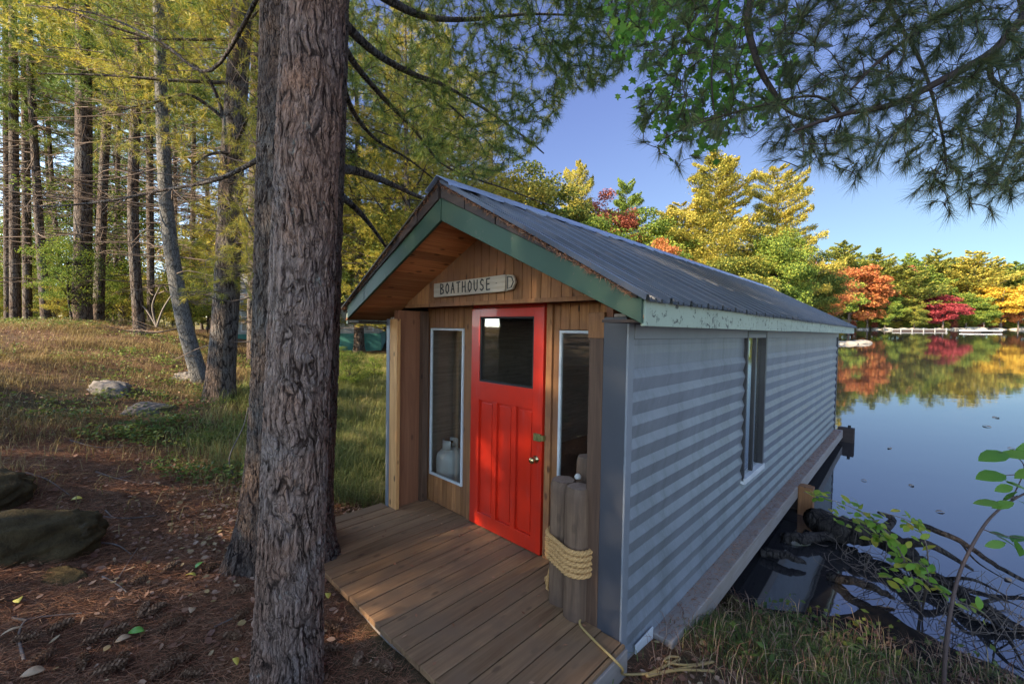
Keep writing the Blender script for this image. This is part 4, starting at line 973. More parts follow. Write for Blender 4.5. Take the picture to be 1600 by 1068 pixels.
# ---- left wood: individual trunks traced from the photograph
LW = 'pines of the wood left of the path'
rngw = np.random.RandomState(17)
def wood_trunk(px0, pyb, Y, w0, top_px, w1, label, kindk='wood_pine0', bk='bark', name='pine_tree', mids=(), crown=True, dead=None, mat=None):
    """trunk with its own bend: base pixel, distance, widths in pixels"""
    b_ = pp(px0, pyb, Y); z0 = min(b_[2], H(b_[0], b_[1])) - .15
    O_ = np.array([b_[0], b_[1], z0]); P = [O_, b_] + [pp(a, c_, Y) for a, c_ in mids] + [pp(top_px, -40, Y)]
    d = unit(P[-1] - P[-2]); P.append(P[-1] + np.array([d[0], d[1], d[2]]) * 4); r0 = .80 * w0 / FPX * Y / 2; r1 = .80 * w1 / FPX * Y / 2
    Lt = sum(np.linalg.norm(np.array(P[i + 1]) - np.array(P[i])) for i in range(len(P) - 1))
    e = empty(name, label, 'tree', Matrix.Translation(O_))
    V, F = trunk_mesh([np.array(p) - O_ for p in P], lambda s: r0 + (r1 - r0) * s / (Lt - 4) if s < Lt - 4 else r1 * max(.3, 1 - (s - Lt + 4) / 7), 24, .12, (.30, .35), int(px0) % 97, .04)
    mk('trunk', (V, F), M[bk], e)
    if crown:
        tr, dd, cr_, dm = KIND[kindk]; s = (P[-1][2] + 2.5 - z0) / 17
        off = P[-1] - O_
        m_ = Matrix.Translation((off[0] * .85, off[1] * .85, 0)) @ Matrix.Rotation(rngw.uniform(0, 6.28), 4, 'Z') @ Matrix.Diagonal((s, s, s, 1))
        c_ = link('crown', cr_, e, m_)
        if mat: c_.material_slots[0].link = 'OBJECT'; c_.material_slots[0].material = M[mat]
        if dd: link('dead_branches', dd, e, m_)
    return e
WT = [(12, 500, 17, 11, 8, 8, 'slim dark trunk at the left picture edge', (), 'needle_mid'), (24, 505, 15, 16, 20, 12, 'second trunk from the left picture edge, straight and brown', (), None),
 (43, 500, 16, 14, 38, 11, 'third trunk from the left edge, straight with peeling bark', (), 'needle_gold'), (72, 500, 15, 15, 40, 10, 'slim trunk leaning left, fourth from the left edge', ((58, 300),), None),
 (104, 498, 17, 8, 60, 6, 'very thin trunk leaning left behind the leaning fourth trunk', ((85, 330),), None),
 (128, 497, 13, 30, 130, 22, 'thick dark trunk with a sunlit left side in the left wood', ((131, 250),), 'needle_gold'), (154, 493, 14, 17, 182, 12, 'medium trunk just right of the thick dark one', ((163, 250),), None),
 (217, 508, 12, 19, 224, 14, 'dark straight trunk left of the pale leaning trunk', ((208, 300),), 'needle_gold'), (236, 500, 15, 13, 232, 10, 'slim yellowish trunk behind the pale leaning trunk', (), None),
 (396, 578, 12, 24, 402, 18, 'trunk standing between the big rough pine and the two thick foreground trunks', (), None), (180, 480, 22, 8, 190, 6, 'thin trunk far back between the medium trunk and the straight dark trunk', (), None),
 (300, 470, 24, 9, 306, 7, 'thin dark trunk far back right of the pale leaning trunk', (), None), (276, 470, 26, 7, 270, 5, 'thin trunk far back behind the pale leaning one', (), None)]
for i, (px0, pyb, Y, w0, tp, w1, lab, mids, mt) in enumerate(WT):
    wood_trunk(px0, pyb, Y, w0, tp, w1, lab, 'wood_pine%d' % (i % 3), mids=mids, mat=mt)
wood_trunk(312, 592, 8.9, 27, 246, 17, 'pale grey trunk that bends left as it rises', 'wood_pine1', 'bark_pale', 'maple_tree', ((285, 490), (263, 350), (254, 200)), mat='needle_mid')
bp = wood_trunk(345, 607, 7.7, 50, 382, 34, 'big rough barked pine with a sunlit foot beside the grassy path', 'wood_pine2', mids=((355, 450), (364, 230)), mat='needle_gold')
# live boughs low on the big rough pine
O3 = np.array(bp.location)
limbs = [PL((362, 250, 7.7), (330, 130, 7.5), (250, 70, 7.3), (170, 40, 7.2), (90, 10, 7.2)), PL((368, 62, 7.7), (300, 62, 7.4), (190, 60, 7.2)), PL((365, 130, 7.7), (260, 125, 7.4), (170, 118, 7.2), (60, 115, 7.2)),
         PL((366, 200, 7.7), (300, 150, 7.3), (240, 160, 7), (190, 172, 6.8)), PL((366, 230, 7.7), (390, 180, 7.0), (420, 150, 6.6)), PL((362, 300, 7.7), (380, 330, 7.1), (400, 370, 6.8)), PL((362, 240, 7.7), (330, 240, 7.0), (300, 262, 6.6)), PL((380, 40, 7.7), (400, 20, 7), (420, -20, 6.5))]
V, F = limb_mesh(limbs, [(.035, .01)] * 4 + [(.03, .008)] * 4); mk('limb', (V - O3, F), M['bark'], bp)
tg = np.concatenate([in_frame_targets(lambda x: 260, 420, 150, 430, -80, 6.2, 8.6, rngw), in_frame_targets(lambda x: 470, 260, 280, 425, 200, 6.2, 8.4, rngw, lambda x, y: .15 + .85 * np.exp(-((x - 385) / 45) ** 2))])
twigs, ends = skel(limbs, tg, rngw); V, F = twig_mesh(twigs, .006); mk('twigs', (V - O3, F), M['deadtwig'], bp)
V, F = needle_tufts(ends, rngw, 44, .14, .006, 1.0, .12); mk('needles', (V - O3, F), M['needle_gold'], bp, False)
# thinner trees deeper in the wood
for q in range(12):
    px = rngw.uniform(-30, 440); Y = rngw.uniform(20, 48); P = pp(px, 480, Y)
    tree('wood_pine%d' % (q % 3), 'pine_tree', P[0], P[1], 'slim pine deep in the wood on the left', 'tree', 'slim pines deep in the wood', rngw.uniform(.75, 1.1), rngw.uniform(0, 6.3), ['needle_mid', 'needle_gold'][q % 2])
for q in range(18):
    px = rngw.uniform(-30, 470); Y = rngw.uniform(16, 40); P = pp(px, 480, Y)
    tree('wood_leaf%d' % (q % 2), 'undergrowth_tree', P[0], P[1], 'young yellow green leafy tree between the trunks of the left wood', 'tree', 'young leafy trees between the trunks', rngw.uniform(.5, .95), rngw.uniform(0, 6.3), rngw.choice(['fol_gold', 'fol_green', 'fol_olive']))
# golden wood edge closing the view between and behind the trunks
for q in range(20):
    px = rngw.uniform(230, 640); Y = rngw.uniform(26, 48); P = pp(px, 480, Y)
    tree('lush_pine%d' % (q % 2) if q % 2 else 'mid_broad%d' % (q % 2), 'forest_tree', P[0], P[1], 'sunlit tree closing the view deep behind the left wood', 'tree', 'sunlit trees deep behind the wood', rngw.uniform(.55, .85), rngw.uniform(0, 6.3), ['fol_gold', 'fol_green', 'fol_olive', 'needle_gold'][q % 4])
for q, (px, Y, s_) in enumerate([(640, 17, .8), (720, 21, .8), (560, 20, .95), (680, 26, 1.1), (770, 27, .8), (610, 30, 1.2), (510, 24, 1.0), (450, 19, .8)]):
    P = pp(px, 480, Y); tree('lush_pine%d' % (q % 2), 'pine_tree', P[0], P[1], ['golden pine behind the left slope of the boathouse roof', 'golden green pine rising behind the roof peak', 'tall green pine just right of the thick trunks', 'tallest golden pine behind the roof peak', 'golden pine behind the upper right roof slope', 'tall golden pine deep behind the thick trunks', 'pine mostly hidden by the thick trunks', 'pine between the big rough pine and the thick trunks'][q], 'tree', None, s_, q * 1.1, ['needle_gold', 'needle_gold', 'needle_mid'][q % 3])
for q in range(20):
    px = -20 + q * 18 + rngw.uniform(-8, 8); Y = rngw.uniform(12.5, 19); P = pp(px, 480, Y)
    tree('wood_leaf%d' % (q % 2), 'bush', P[0], P[1], 'leafy bush at the foot of the left wood', 'bush', 'bushes at the foot of the left wood', rngw.uniform(.16, .34), rngw.uniform(0, 6.3), rngw.choice(['fol_gold', 'fol_green', 'fol_olive', 'cover_']) if 0 else ['fol_gold', 'fol_green', 'fol_olive'][q % 3])
for q in range(18):
    px = -60 + q * 26 + rngw.uniform(-8, 8); Y = rngw.uniform(62, 85); P = pp(px, 480, Y)
    tree('far_broad%d' % (q % 3), 'forest_tree', P[0], P[1], 'autumn tree far beyond the left wood', 'tree', 'autumn trees far beyond the left wood', rngw.uniform(.45, .8), rngw.uniform(0, 6.3), ['fol_orange', 'fol_olive', 'fol_gold'][q % 3])
# trees beyond the left edge and behind the camera, which shade the foreground
for q, (x, y, s, k_) in enumerate([(-9, -3.2, 1.0, 0), (-6.5, -6.0, 1.0, 0), (-16, -5, .95, 1), (-11.8, -4.6, .8, 1), (-19, -11, 1.2, 0), (-10.5, -7.6, .85, 1), (-7.6, -4.6, .62, 1), (-15.5, -.2, .9, 1)]):
    tree(('lush_pine%d' % (q % 2)) if k_ else 'wood_pine%d' % (q % 3), 'pine_tree', x, y, 'pine of the wood behind the viewer', 'tree', 'pines behind the viewer', s, q * 1.7, 'needle_mid' if k_ else None)

ORD = 'first second third fourth fifth sixth seventh eighth ninth tenth eleventh twelfth thirteenth fourteenth fifteenth sixteenth seventeenth eighteenth nineteenth twentieth'.split() + ['twenty ' + q for q in 'first second third fourth fifth sixth seventh eighth ninth'.split()] + ['thirtieth'] + ['thirty ' + q for q in 'first second third fourth fifth'.split()]
def ordinals(group, text):
    os_ = [o for o in bpy.data.objects if o.get('group') == group and o.parent is None]
    for i, o in enumerate(sorted(os_, key=lambda o: o.matrix_world.translation.x / max(o.matrix_world.translation.y, .1))): o['label'] = text % ORD[i]
ordinals('slim pines deep in the wood', 'slim pine deep in the left wood, %s from the left of its kind')
ordinals('young leafy trees between the trunks', 'young yellow green leafy tree of the left wood, %s from the left of its kind')
ordinals('sunlit trees deep behind the wood', 'sunlit tree far behind the left wood, %s from the left of its kind')
ordinals('bushes at the foot of the left wood', 'leafy bush at the foot of the left wood, %s from the left')
ordinals('autumn trees far beyond the left wood', 'autumn tree glimpsed far beyond the left wood, %s from the left')
ordinals('low bushes on the far bank', 'low bush at the foot of the far shore trees, %s from the left')
ordinals('back row of trees above the far shore', 'tree in the back row above the far shore, %s from the left')
# ------------------------------------------------------------------ ground cover
rg2 = np.random.RandomState(77)
def scat(n, x0, x1, y0, y1, dens=None, house=.0):
    X = rg2.uniform(x0, x1, n); Y = rg2.uniform(y0, y1, n); k_ = ~inhouse(X, Y, house)
    if dens is not None: k_ &= rg2.rand(n) < dens(X, Y)
    X, Y = X[k_], Y[k_]; Z = hgt(X, Y); k_ = Z > .02
    return np.stack([X[k_], Y[k_], Z[k_]], 1)
def noise2(X, Y, f, s=0.0): return .5 + .25 * (np.sin(f * X + 1.7 * np.sin(f * .8 * Y + s) + s) + np.sin(f * 1.3 * Y + 1.3 * np.sin(f * .9 * X + 2 * s) + 2.1 * s))
def blades(P, h, w, lean, rng):
    n = len(P); h = h * rng.uniform(.5, 1.3, n); a = rng.uniform(0, 6.28, n); L = np.stack([np.cos(a), np.sin(a), np.zeros(n)], 1); S = np.stack([-np.sin(a), np.cos(a), np.zeros(n)], 1)
    le = rng.uniform(.1, 1, n) * lean; up = np.array([0, 0, 1.0]); hh = h[:, None]; ll = (le * h)[:, None]; w = w * rng.uniform(.6, 1.3, n)[:, None]
    p0 = P - up * .02; p1 = P + up * hh * .6 + L * ll * .35; p2 = P + up * hh * (1 - .35 * le[:, None]) + L * ll
    V = np.stack([p0 - S * w * .5, p0 + S * w * .5, p1 + S * w * .45, p1 - S * w * .45, p2], 1).reshape(-1, 3); b = np.arange(n)[:, None] * 5
    return V, np.concatenate([b + np.array([[0, 1, 2]]), b + np.array([[0, 2, 3]]), b + np.array([[3, 2, 4]])]).reshape(-1, 3)
M['grass'] = foliage('grass_blades', [(.07, .09, .025), (.16, .20, .05), (.30, .28, .09), (.40, .30, .15)], .35, .6, .4, 1.2)
M['grass_green'] = foliage('bank_grass', [(.05, .05, .03), (.09, .12, .035), (.17, .22, .05), (.26, .20, .11)], .35, .6, .35, 2)
M['slope'] = foliage('slope_grass', [(.10, .08, .03), (.22, .17, .06), (.36, .27, .12), (.32, .17, .085)], .3, .7, .5, 1.1)
M['litter'] = foliage('pine_litter', [(.11, .042, .024), (.26, .115, .058), (.38, .18, .10), (.46, .30, .18)], 0, .8, .3, 2, .15)
M['leaf_litter'] = foliage('fallen_leaves', [(.09, .035, .022), (.18, .08, .045), (.28, .15, .09), (.38, .25, .17), (.36, .28, .07)], .1, .6, .15, 3, .3)
M['cover'] = foliage('low_plants', [(.035, .06, .02), (.09, .14, .03), (.17, .22, .045), (.34, .32, .05)], .35, .55, .4, 2)
def stuff(name, VF, mat, label, cat): return props(link(name, mesh_np(name, *VF, M[mat])), label, cat, None, 'stuff')
g1 = scat(130000, -7.5, -1.0, 5.2, 17, lambda X, Y: np.clip(1.1 - np.abs(X + .36 * Y - .2) / 2.6, 0, 1) ** .7)
g1 = g1[g1[:, 0] < -1.0 - (g1[:, 1] - 5) * .05]
g1b = scat(9000, -2.6, -1.0, 4.6, 7.0)
stuff('tall_grass', join_np([blades(g1, .36, .0055, 1.3, rg2), blades(g1b, .30, .005, 1.4, rg2)]), 'grass', 'tall green and straw grass growing between the trunks and the boathouse', 'grass')
g2 = scat(150000, -17, -2.8, 3.4, 15.5, lambda X, Y: np.clip(noise2(X, Y, 1.9) * 2.4 - .8, 0.12, 1) * np.clip((Y - 3.2 + np.clip(-X - 4, 0, 2) * .5) / 2.2, 0, 1))
stuff('slope_grass', blades(g2, .15, .0055, 1.8, rg2), 'slope', 'short dry grass covering the slope below the wood on the left', 'grass')
g3 = scat(60000, .5, 4.2, 1.2, 4.2, lambda X, Y: np.clip(noise2(X, Y, 3.1, 1) * 1.7 - .3, .03, 1)); g3 = g3[g3[:, 2] > .08]
stuff('bank_grass', blades(g3, .07, .0045, 1.5, rg2), 'grass_green', 'short green grass on the bank below the boathouse corner', 'grass')
g3 = scat(3500, .8, 4.2, 2.2, 4.6); g3 = g3[g3[:, 2] > .03]
stuff('dry_sedge', blades(g3, .16, .004, 1.6, rg2), 'leaf_litter', 'dry straw coloured stalks along the muddy water edge', 'dry grass')
# needles, leaves
P = scat(230000, -6.5, 1.0, 1.1, 6.5, lambda X, Y: np.clip(1.5 - Y / 6, .15, 1)); n = len(P)
a = rg2.uniform(0, 6.28, n); D = np.stack([np.cos(a), np.sin(a), rg2.normal(size=n) * .12], 1)
stuff('needle_litter', spikes(P + [0, 0, .008], D, .10, .0022, rg2), 'litter', 'reddish brown fallen pine needles carpeting the ground round the trunks', 'pine needles')
P = np.concatenate([scat(34000, -5.5, .4, 1.3, 7.5, lambda X, Y: .05 + .88 * np.exp(-((X + 2.2 + .25 * (Y - 4)) / 1.1) ** 2 - ((Y - 4.6) / 1.6) ** 2)), scat(6000, -14, -4, 5, 14), scat(1500, .6, 4, 1.3, 4.4)]); n = len(P)
def ground_leaf(P, L, rng):
    n = len(P); D = unit(rng.normal(size=(n, 3)) * [1, 1, .25]); Nn = np.array([0, 0, 1.]) + rng.normal(size=(n, 3)) * .5; S = unit(np.cross(D, Nn)); Nv = np.cross(S, D); L = (L * rng.uniform(.5, 1.3, n))[:, None]; W = L * rng.uniform(.35, .8, n)[:, None]; cu = rng.uniform(-.1, .45, n)[:, None]
    pts = []
    for a_, b_ in ((-.5, 0), (-.32, .36), (0, .5), (.25, .34), (.5, 0), (.25, -.38), (-.05, -.5), (-.3, -.34)): pts.append(P + D * L * a_ + S * W * b_ + Nv * (cu * (abs(b_) * W * 1.2 + a_ * a_ * L)))
    V = np.stack(pts, 1).reshape(-1, 3); b = np.arange(n)[:, None] * 8
    return V, np.concatenate([b + np.array([q]) for q in ([0, 1, 7], [1, 2, 7], [2, 6, 7], [2, 3, 6], [3, 5, 6], [3, 4, 5])])
stuff('fallen_leaves', ground_leaf(P + [0, 0, .014], .046, rg2), 'leaf_litter', 'curled brown and grey fallen leaves lying over the path', 'fallen leaves')
# low leafy plants
c_ = np.concatenate([scat(900, -5.6, -2.2, 4.8, 9.0, lambda X, Y: np.clip(noise2(X, Y, 1.9, 2) * 2 - .5, 0, 1)), scat(700, -15, -5, 5.5, 14, lambda X, Y: noise2(X, Y, 1.2, 4) > .5), scat(130, .9, 3.6, 1.6, 3.8, lambda X, Y: noise2(X, Y, 3.1, 1) > .5)])
big_ = c_[:, 0] < .5; B = []; 
for p, q_ in zip(c_, big_):
    k_ = 26 if q_ else 12; h_ = .16 if q_ else .06; B.append(p + rg2.normal(size=(k_, 3)) * [.11, .11, 0] + np.stack([np.zeros(k_), np.zeros(k_), rg2.uniform(.2, 1, k_) * h_], 1))
B = np.concatenate(B); n = len(B)
stuff('low_plants', kites(B, rg2.normal(size=(n, 3)) * [1, 1, .4], np.array([0, 0, 1.]) + rg2.normal(size=(n, 3)) * .5, .06 * rg2.uniform(.5, 1.3, n), .032, .12), 'cover', 'low leafy plants scattered over the slope and the path edges', 'ground plants')

# rocks
t = NT('lichen_rock'); v = t.coords(); n1 = t.noise(v, 3, 8, .7); n2 = t.noise(v, 1.2, 5, .6)
c = t.ramp(n1, [(.3, (.09, .08, .075)), (.55, (.19, .17, .155)), (.75, (.31, .29, .265))]); c = t.mix(t.ramp(n2, [(.52, (0,) * 3), (.62, (.9,) * 3)]), c, (.07, .075, .025)); M['rock'] = t.surf(c, .9, bump=t.bump(n1, .8, .04), spec=.2)
t = NT('mossy_ledge'); v = t.coords(); n1 = t.noise(v, 5, 8, .7); n2 = t.noise(v, 1.6, 6, .65, .4)
c = t.ramp(n1, [(.3, (.030, .022, .012)), (.6, (.09, .065, .03))]); c = t.mix(t.ramp(n2, [(.63, (0,) * 3), (.70, (.8,) * 3)]), c, (.15, .13, .095)); M['ledge'] = t.surf(c, .95, bump=t.bump(n1, .9, .05), spec=.1)
def rock(name, p, size, label, mat='rock', seed=0, rz=0.0, group=None, res=5, cat='rock'):
    import bmesh
    bm = bmesh.new(); bmesh.ops.create_icosphere(bm, subdivisions=res, radius=1.0); rs = np.random.RandomState(seed); pl = unit(rs.normal(size=(11, 3))); dd_ = rs.uniform(.62, .95, 11)
    V = np.array([v_.co[:] for v_ in bm.verts]); f = np.ones(len(V))
    for a_, b_ in zip(pl, dd_): dt_ = V @ a_; f = np.where(dt_ * f > b_, b_ / np.maximum(dt_, 1e-3), f)
    f += .035 * np.sin(9 * V[:, 0] + 3 * np.sin(7 * V[:, 1])) + .018 * np.sin(23 * V[:, 1] + 4 * np.sin(19 * V[:, 0] + 9 * V[:, 2])) + .02 * np.sin(17 * V[:, 2] + 5 * V[:, 0]); V = V * f[:, None] * np.array(size)
    for v_, q_ in zip(bm.verts, V): v_.co = q_
    me = bpy.data.meshes.new(name); bm.to_mesh(me); bm.free(); me.materials.append(M[mat]); me.polygons.foreach_set('use_smooth', [True] * len(me.polygons))
    return props(link(name, me, None, Matrix.Translation(p) @ Matrix.Rotation(rz, 4, 'Z')), label, cat, group)
for i, (px, py, sz_, lab, mt) in enumerate([(165, 612, (.50, .34, .30), 'pale rounded rock upper left of the path, lichen on its face', 'rock'), (232, 640, (.42, .28, .20), 'low pale rock right of the rounded one beside the path', 'rock'), (292, 590, (.32, .3, .26), 'grey rock at the foot of the pale leaning trunk', 'rock'),
   (-45, 850, (.66, .55, .27), 'dark mossy ledge at the left picture edge', 'ledge'), (-95, 770, (.5, .5, .22), 'mossy sloping ledge above the dark one at the left picture edge', 'ledge'), (85, 905, (.20, .14, .08), 'low mossy stone under the ledges in the left foreground', 'ledge'), (258, 478, (.5, .4, .35), 'dark stump like rock between the far trunks', 'rock')]):
    p = onground(px, py); ro = rock('rock', (p[0], p[1], p[2] - sz_[2] * (.42 if mt == 'rock' else .45)), sz_, lab, mt, i + 3, i * 1.3)
    if mt == 'ledge': LEDGE = LEDGE + [ro] if i > 3 else [ro]
lp_ = []
for ro in LEDGE:
    me = ro.data; co = np.zeros(len(me.vertices) * 3, dtype=np.float32); me.vertices.foreach_get('co', co); nr = np.zeros(len(me.vertices) * 3, dtype=np.float32); me.vertex_normals.foreach_get('vector', nr)
    co = co.reshape(-1, 3); nr = nr.reshape(-1, 3); k_ = (nr[:, 2] > .35) & (rg2.rand(len(co)) < .8); mw = np.array(ro.matrix_world); lp_.append(np.repeat(co[k_] @ mw[:3, :3].T + mw[:3, 3], 2, axis=0))
lp_ = np.concatenate(lp_) + rg2.normal(size=(sum(map(len, lp_)), 3)) * [.02, .02, .003]; n = len(lp_); noi = noise2(lp_[:, 0], lp_[:, 1], 5.0, 1) > .42; lp_ = lp_[noi]; n = len(lp_); a = rg2.uniform(0, 6.28, n)
stuff('ledge_litter', spikes(lp_ + [0, 0, .006], np.stack([np.cos(a), np.sin(a), rg2.normal(size=n) * .2], 1), .09, .0024, rg2), 'litter', 'fallen pine needles caught on the mossy ledges', 'pine needles')
# pine cones
M['cone'] = foliage('cone_scales', [(.06, .032, .018), (.18, .10, .055), (.36, .23, .14)], 0, .75, .1, 30, .2)
def cone_mesh():
    V, F = [], []; g = Geo(); n = 62; core = np.array([(t_ * .15 - .075, 0, .012 * math.sin(t_ * 3.1)) for t_ in np.linspace(0, 1, 8)])
    v0, f0 = tube_np(core, [.006, .013, .016, .016, .015, .013, .009, .004], 8); g.add(v0, f0.tolist(), True)
    for i in range(n):
        t_ = (i + .5) / n; a = i * 2.399; r = .015 + .016 * math.sin(math.pi * min(1, t_ * .8 + .2)); o = np.array([t_ * .145 - .072, 0, .012 * math.sin(t_ * 3.1)])
        rd = np.array([0, math.cos(a), math.sin(a)]); tg_ = np.array([0, -math.sin(a), math.cos(a)]); ax_ = np.array([1, 0, 0]); w_ = .009
        tip = o + rd * r + ax_ * .012; b_ = o + rd * .008
        P_ = [b_ - tg_ * .003, b_ + tg_ * .003, tip + tg_ * w_ - ax_ * .004, tip + rd * .003 + ax_ * .003, tip - tg_ * w_ - ax_ * .004]; P2 = [q_ - ax_ * .0025 for q_ in P_]
        g.add(P_ + P2, [(0, 1, 2, 3, 4), (9, 8, 7, 6, 5), (1, 6, 7, 2), (2, 7, 8, 3), (3, 8, 9, 4), (4, 9, 5, 0)])
    me = bpy.data.meshes.new('pine_cone'); me.from_pydata(g.v, [], g.f); me.materials.append(M['cone']); return me
cm = cone_mesh()
CONES = [(150, 1006, 'right of the forked stick'), (180, 994, 'touching the green leaf side of the needles'), (63, 1040, 'below the forked stick'), (130, 1043, 'in the lower left corner group'), (168, 1054, 'lowest in the left corner group'), (192, 1040, 'right end of the left corner group'), (252, 1056, 'at the bottom edge left of the nearest trunk'), (275, 1043, 'just above the bottom edge cone'),
 (224, 960, 'in the middle of the litter left of the trunk'), (243, 962, 'beside the middle cone of the litter'), (364, 1000, 'close against the nearest trunk foot'), (378, 966, 'half behind the trunk left edge'), (376, 930, 'below the flared root'), (301, 1061, 'at the bottom edge nearest the trunk'), (518, 984, 'right of the nearest trunk, upper one'), (514, 1022, 'right of the nearest trunk, lower one'),
 (217, 914, 'on the leaves above the litter'), (266, 893, 'among leaves left of the flared root'), (329, 893, 'just left of the flared root'), (270, 984, 'left of the trunk in open needles'), (95, 985, 'beside the forked stick'), (40, 1005, 'near the left edge under the stick'), (560, 1040, 'below the porch corner'), (600, 1050, 'between porch and bottom edge')]
for i, (px, py, lab) in enumerate(CONES):
    p = onground(px, py, .022); a_ = rg.uniform(0, 6.28)
    o = link('pine_cone', cm, None, Matrix.Translation(p) @ Matrix.Rotation(a_, 4, 'Z') @ Matrix.Rotation(rg.uniform(-.15, .15), 4, 'Y') @ Matrix.Diagonal((rg.uniform(.7, .95), .82, .82, 1))); props(o, 'brown pine cone ' + lab, 'pine cone', 'pine cones on the ground')
# sticks
def stick(paths, label, r=.008, name='stick', mat='stick', lift=.012, ground=True, cat='stick'):
    parts = []
    for P_ in paths:
        q = [onground(a_, b_, lift) for a_, b_ in P_] if ground else P_
        q = smooth_path(q, 5); parts.append(tube_np(q, np.linspace(r, r * .45, len(q)), 6))
    return props(link(name, mesh_np(name, *join_np(parts), M[mat], True)), label, cat)
stick([[(38, 1035), (30, 1000), (42, 975), (80, 966), (128, 961)], [(42, 975), (20, 970), (28, 966)]], 'pale forked stick lying on the needles at lower left')
stick([[(150, 742), (180, 750), (222, 758)], [(185, 750), (205, 745)]], 'thin pale twig lying left of the path', .009)
stick([[(160, 810), (200, 812), (245, 809)], [(165, 800), (175, 810)]], 'pale stick lying across the leafy path', .008)
stick([[(40, 740), (75, 755), (110, 780)]], 'bent grey stick on the slope above the mossy ledge', .009)
stick([[(160, 905), (180, 915), (198, 928)], [(180, 915), (192, 895), (215, 862)]], 'two pronged pale twig on the needle litter', .007)
stick([[(335, 985), (365, 968), (392, 955)]], 'thin brown stick pointing at the nearest trunk', .006)
stick([[(140, 850), (180, 855), (205, 870)]], 'curved grey stick between path and ledge', .008)
b0_ = onground(366, 748); stick([[b0_, b0_ + np.array([-.05, 0, .25]), b0_ + np.array([.10, .05, .62]), b0_ + np.array([.16, .05, .85])]], 'pale bare stick standing upright beside the path', .010, ground=False)
stick([[(110, 690), (150, 700), (190, 702)]], 'short pale twig on the grassy slope', .01)
b0_ = pp(245, 510, 12); stick([[b0_, b0_ + np.array([-.3, 0, .5]), b0_ + np.array([-.6, 0, .7])], [b0_, b0_ + np.array([.2, 0, .5]), b0_ + np.array([.45, .1, 1.0])], [b0_, b0_ + np.array([-.1, 0, .6]), b0_ + np.array([.0, .2, 1.2])]], 'pile of bare pale branches between the far trunks', .03, 'brush_pile', ground=False, cat='branches')
# bright single leaves
def onz(px, py, z):
    a_ = pp(px, py, 1.0) - np.array([0, 0, EYE]); return np.array([0, 0, EYE]) + a_ * ((z - EYE) / a_[2])
def leaf_obj(px, py, L, W, mat, label, nm='leaf', water=False):
    p = onz(px, py, .004) if water else onground(px, py, .03); a_ = rg.uniform(0, 6.3); g = Geo(); n = 9; V = []
    for i in range(n):
        t_ = i / (n - 1); w_ = W * .5 * math.sin(math.pi * t_) ** .7 + .0004; z = .010 * math.sin(math.pi * t_)
        V += [(L * (t_ - .5), -w_, z + w_ * .25), (L * (t_ - .5), 0, z), (L * (t_ - .5), w_, z + w_ * .25)]
    g.add(V, [(3 * i + j, 3 * i + 3 + j, 3 * i + 4 + j, 3 * i + 1 + j) for i in range(n - 1) for j in (0, 1)], True)
    o = g.build(nm, mat, None, Matrix.Translation(p) @ Matrix.Rotation(a_, 4, 'Z') @ Matrix.Rotation(0 if water else .25, 4, 'X')); m = o.modifiers.new('t', 'SOLIDIFY'); m.thickness = .0012
    props(o, label, 'leaf')
yl = painted('yellow_leaf', (.60, .50, .08), .5, dirt=.1); gl = painted('green_leaf', (.14, .34, .05), .45, dirt=.1); tl = painted('tan_leaf', (.42, .28, .16), .6, dirt=.2)
for px, py, L, W, m_, lab in [(213, 996, .085, .045, gl, 'bright green leaf on the needles in the left foreground'), (512, 940, .07, .038, yl, 'yellow leaf right of the nearest trunk'), (368, 1042, .07, .03, yl, 'yellow leaf at the foot of the nearest trunk'), (120, 787, .08, .05, yl, 'pale yellow leaf on the path edge below the slope'), (20, 995, .09, .05, tl, 'tan leaf near the left picture edge'),
   (313, 888, .09, .05, gl, 'green leaf beside the flared root'), (298, 905, .08, .04, yl, 'yellow leaf left of the flared root'), (193, 1010, .07, .04, tl, 'tan leaf below the bright green leaf'), (300, 960, .06, .04, tl, 'pale upright leaf in the open litter'), (30, 950, .06, .04, yl, 'small yellow leaf on the litter at the far left'), (52, 1063, .09, .05, tl, 'brown leaf at the lower left corner'), (245, 760, .10, .05, tl, 'tan leaf on the upper path')]: leaf_obj(px, py, L, W, m_, lab)
for px, py, L, lab in [(1469, 799, .10, 'brown leaf floating on the lake above the dark branches'), (1556, 652, .22, 'dark leaf floating far out on the lake, rightmost'), (1542, 666, .2, 'dark leaf floating on the lake left of the far one'), (1424, 758, .10, 'small leaf floating on the lake above the brush'), (1390, 700, .12, 'small dark leaf floating between boathouse corner and right edge'), (1575, 905, .09, 'yellow brown leaf floating near the right edge branches'), (1350, 750, .08, 'pale leaf floating beside the support post'), (1580, 700, .12, 'tan leaf floating behind the sapling top')]:
    leaf_obj(px, py, L, L * .5, tl, lab, water=True)
# leaves and bits on the porch
P = []; 
for _ in range(260):
    x_, y_ = rg.uniform(-.95, 1.8), rg.uniform(-1.33, -.05)
    if rg.random() < .25 + .75 * math.exp(-(y_ + .2) ** 2 * 14): P.append(bw((x_, y_, .006)))
P = np.array(P); n = len(P); dv_ = rg2.normal(size=(n, 3)) * [1, 1, .1]
stuff('porch_litter', join_np([kites(P[:60], dv_[:60], np.array([0, 0, 1.]) + rg2.normal(size=(60, 3)) * .2, .035, .018, .1), tuple([spikes(P[60:], dv_[60:], .07, .002, rg2)[0], np.arange((n - 60) * 3).reshape(-1, 3)]) if False else kites(P[60:], dv_[60:], np.tile([0, 0, 1.], (n - 60, 1)), .06, .002)]), 'litter', 'fallen needles and bits of leaf on the porch boards', 'litter')

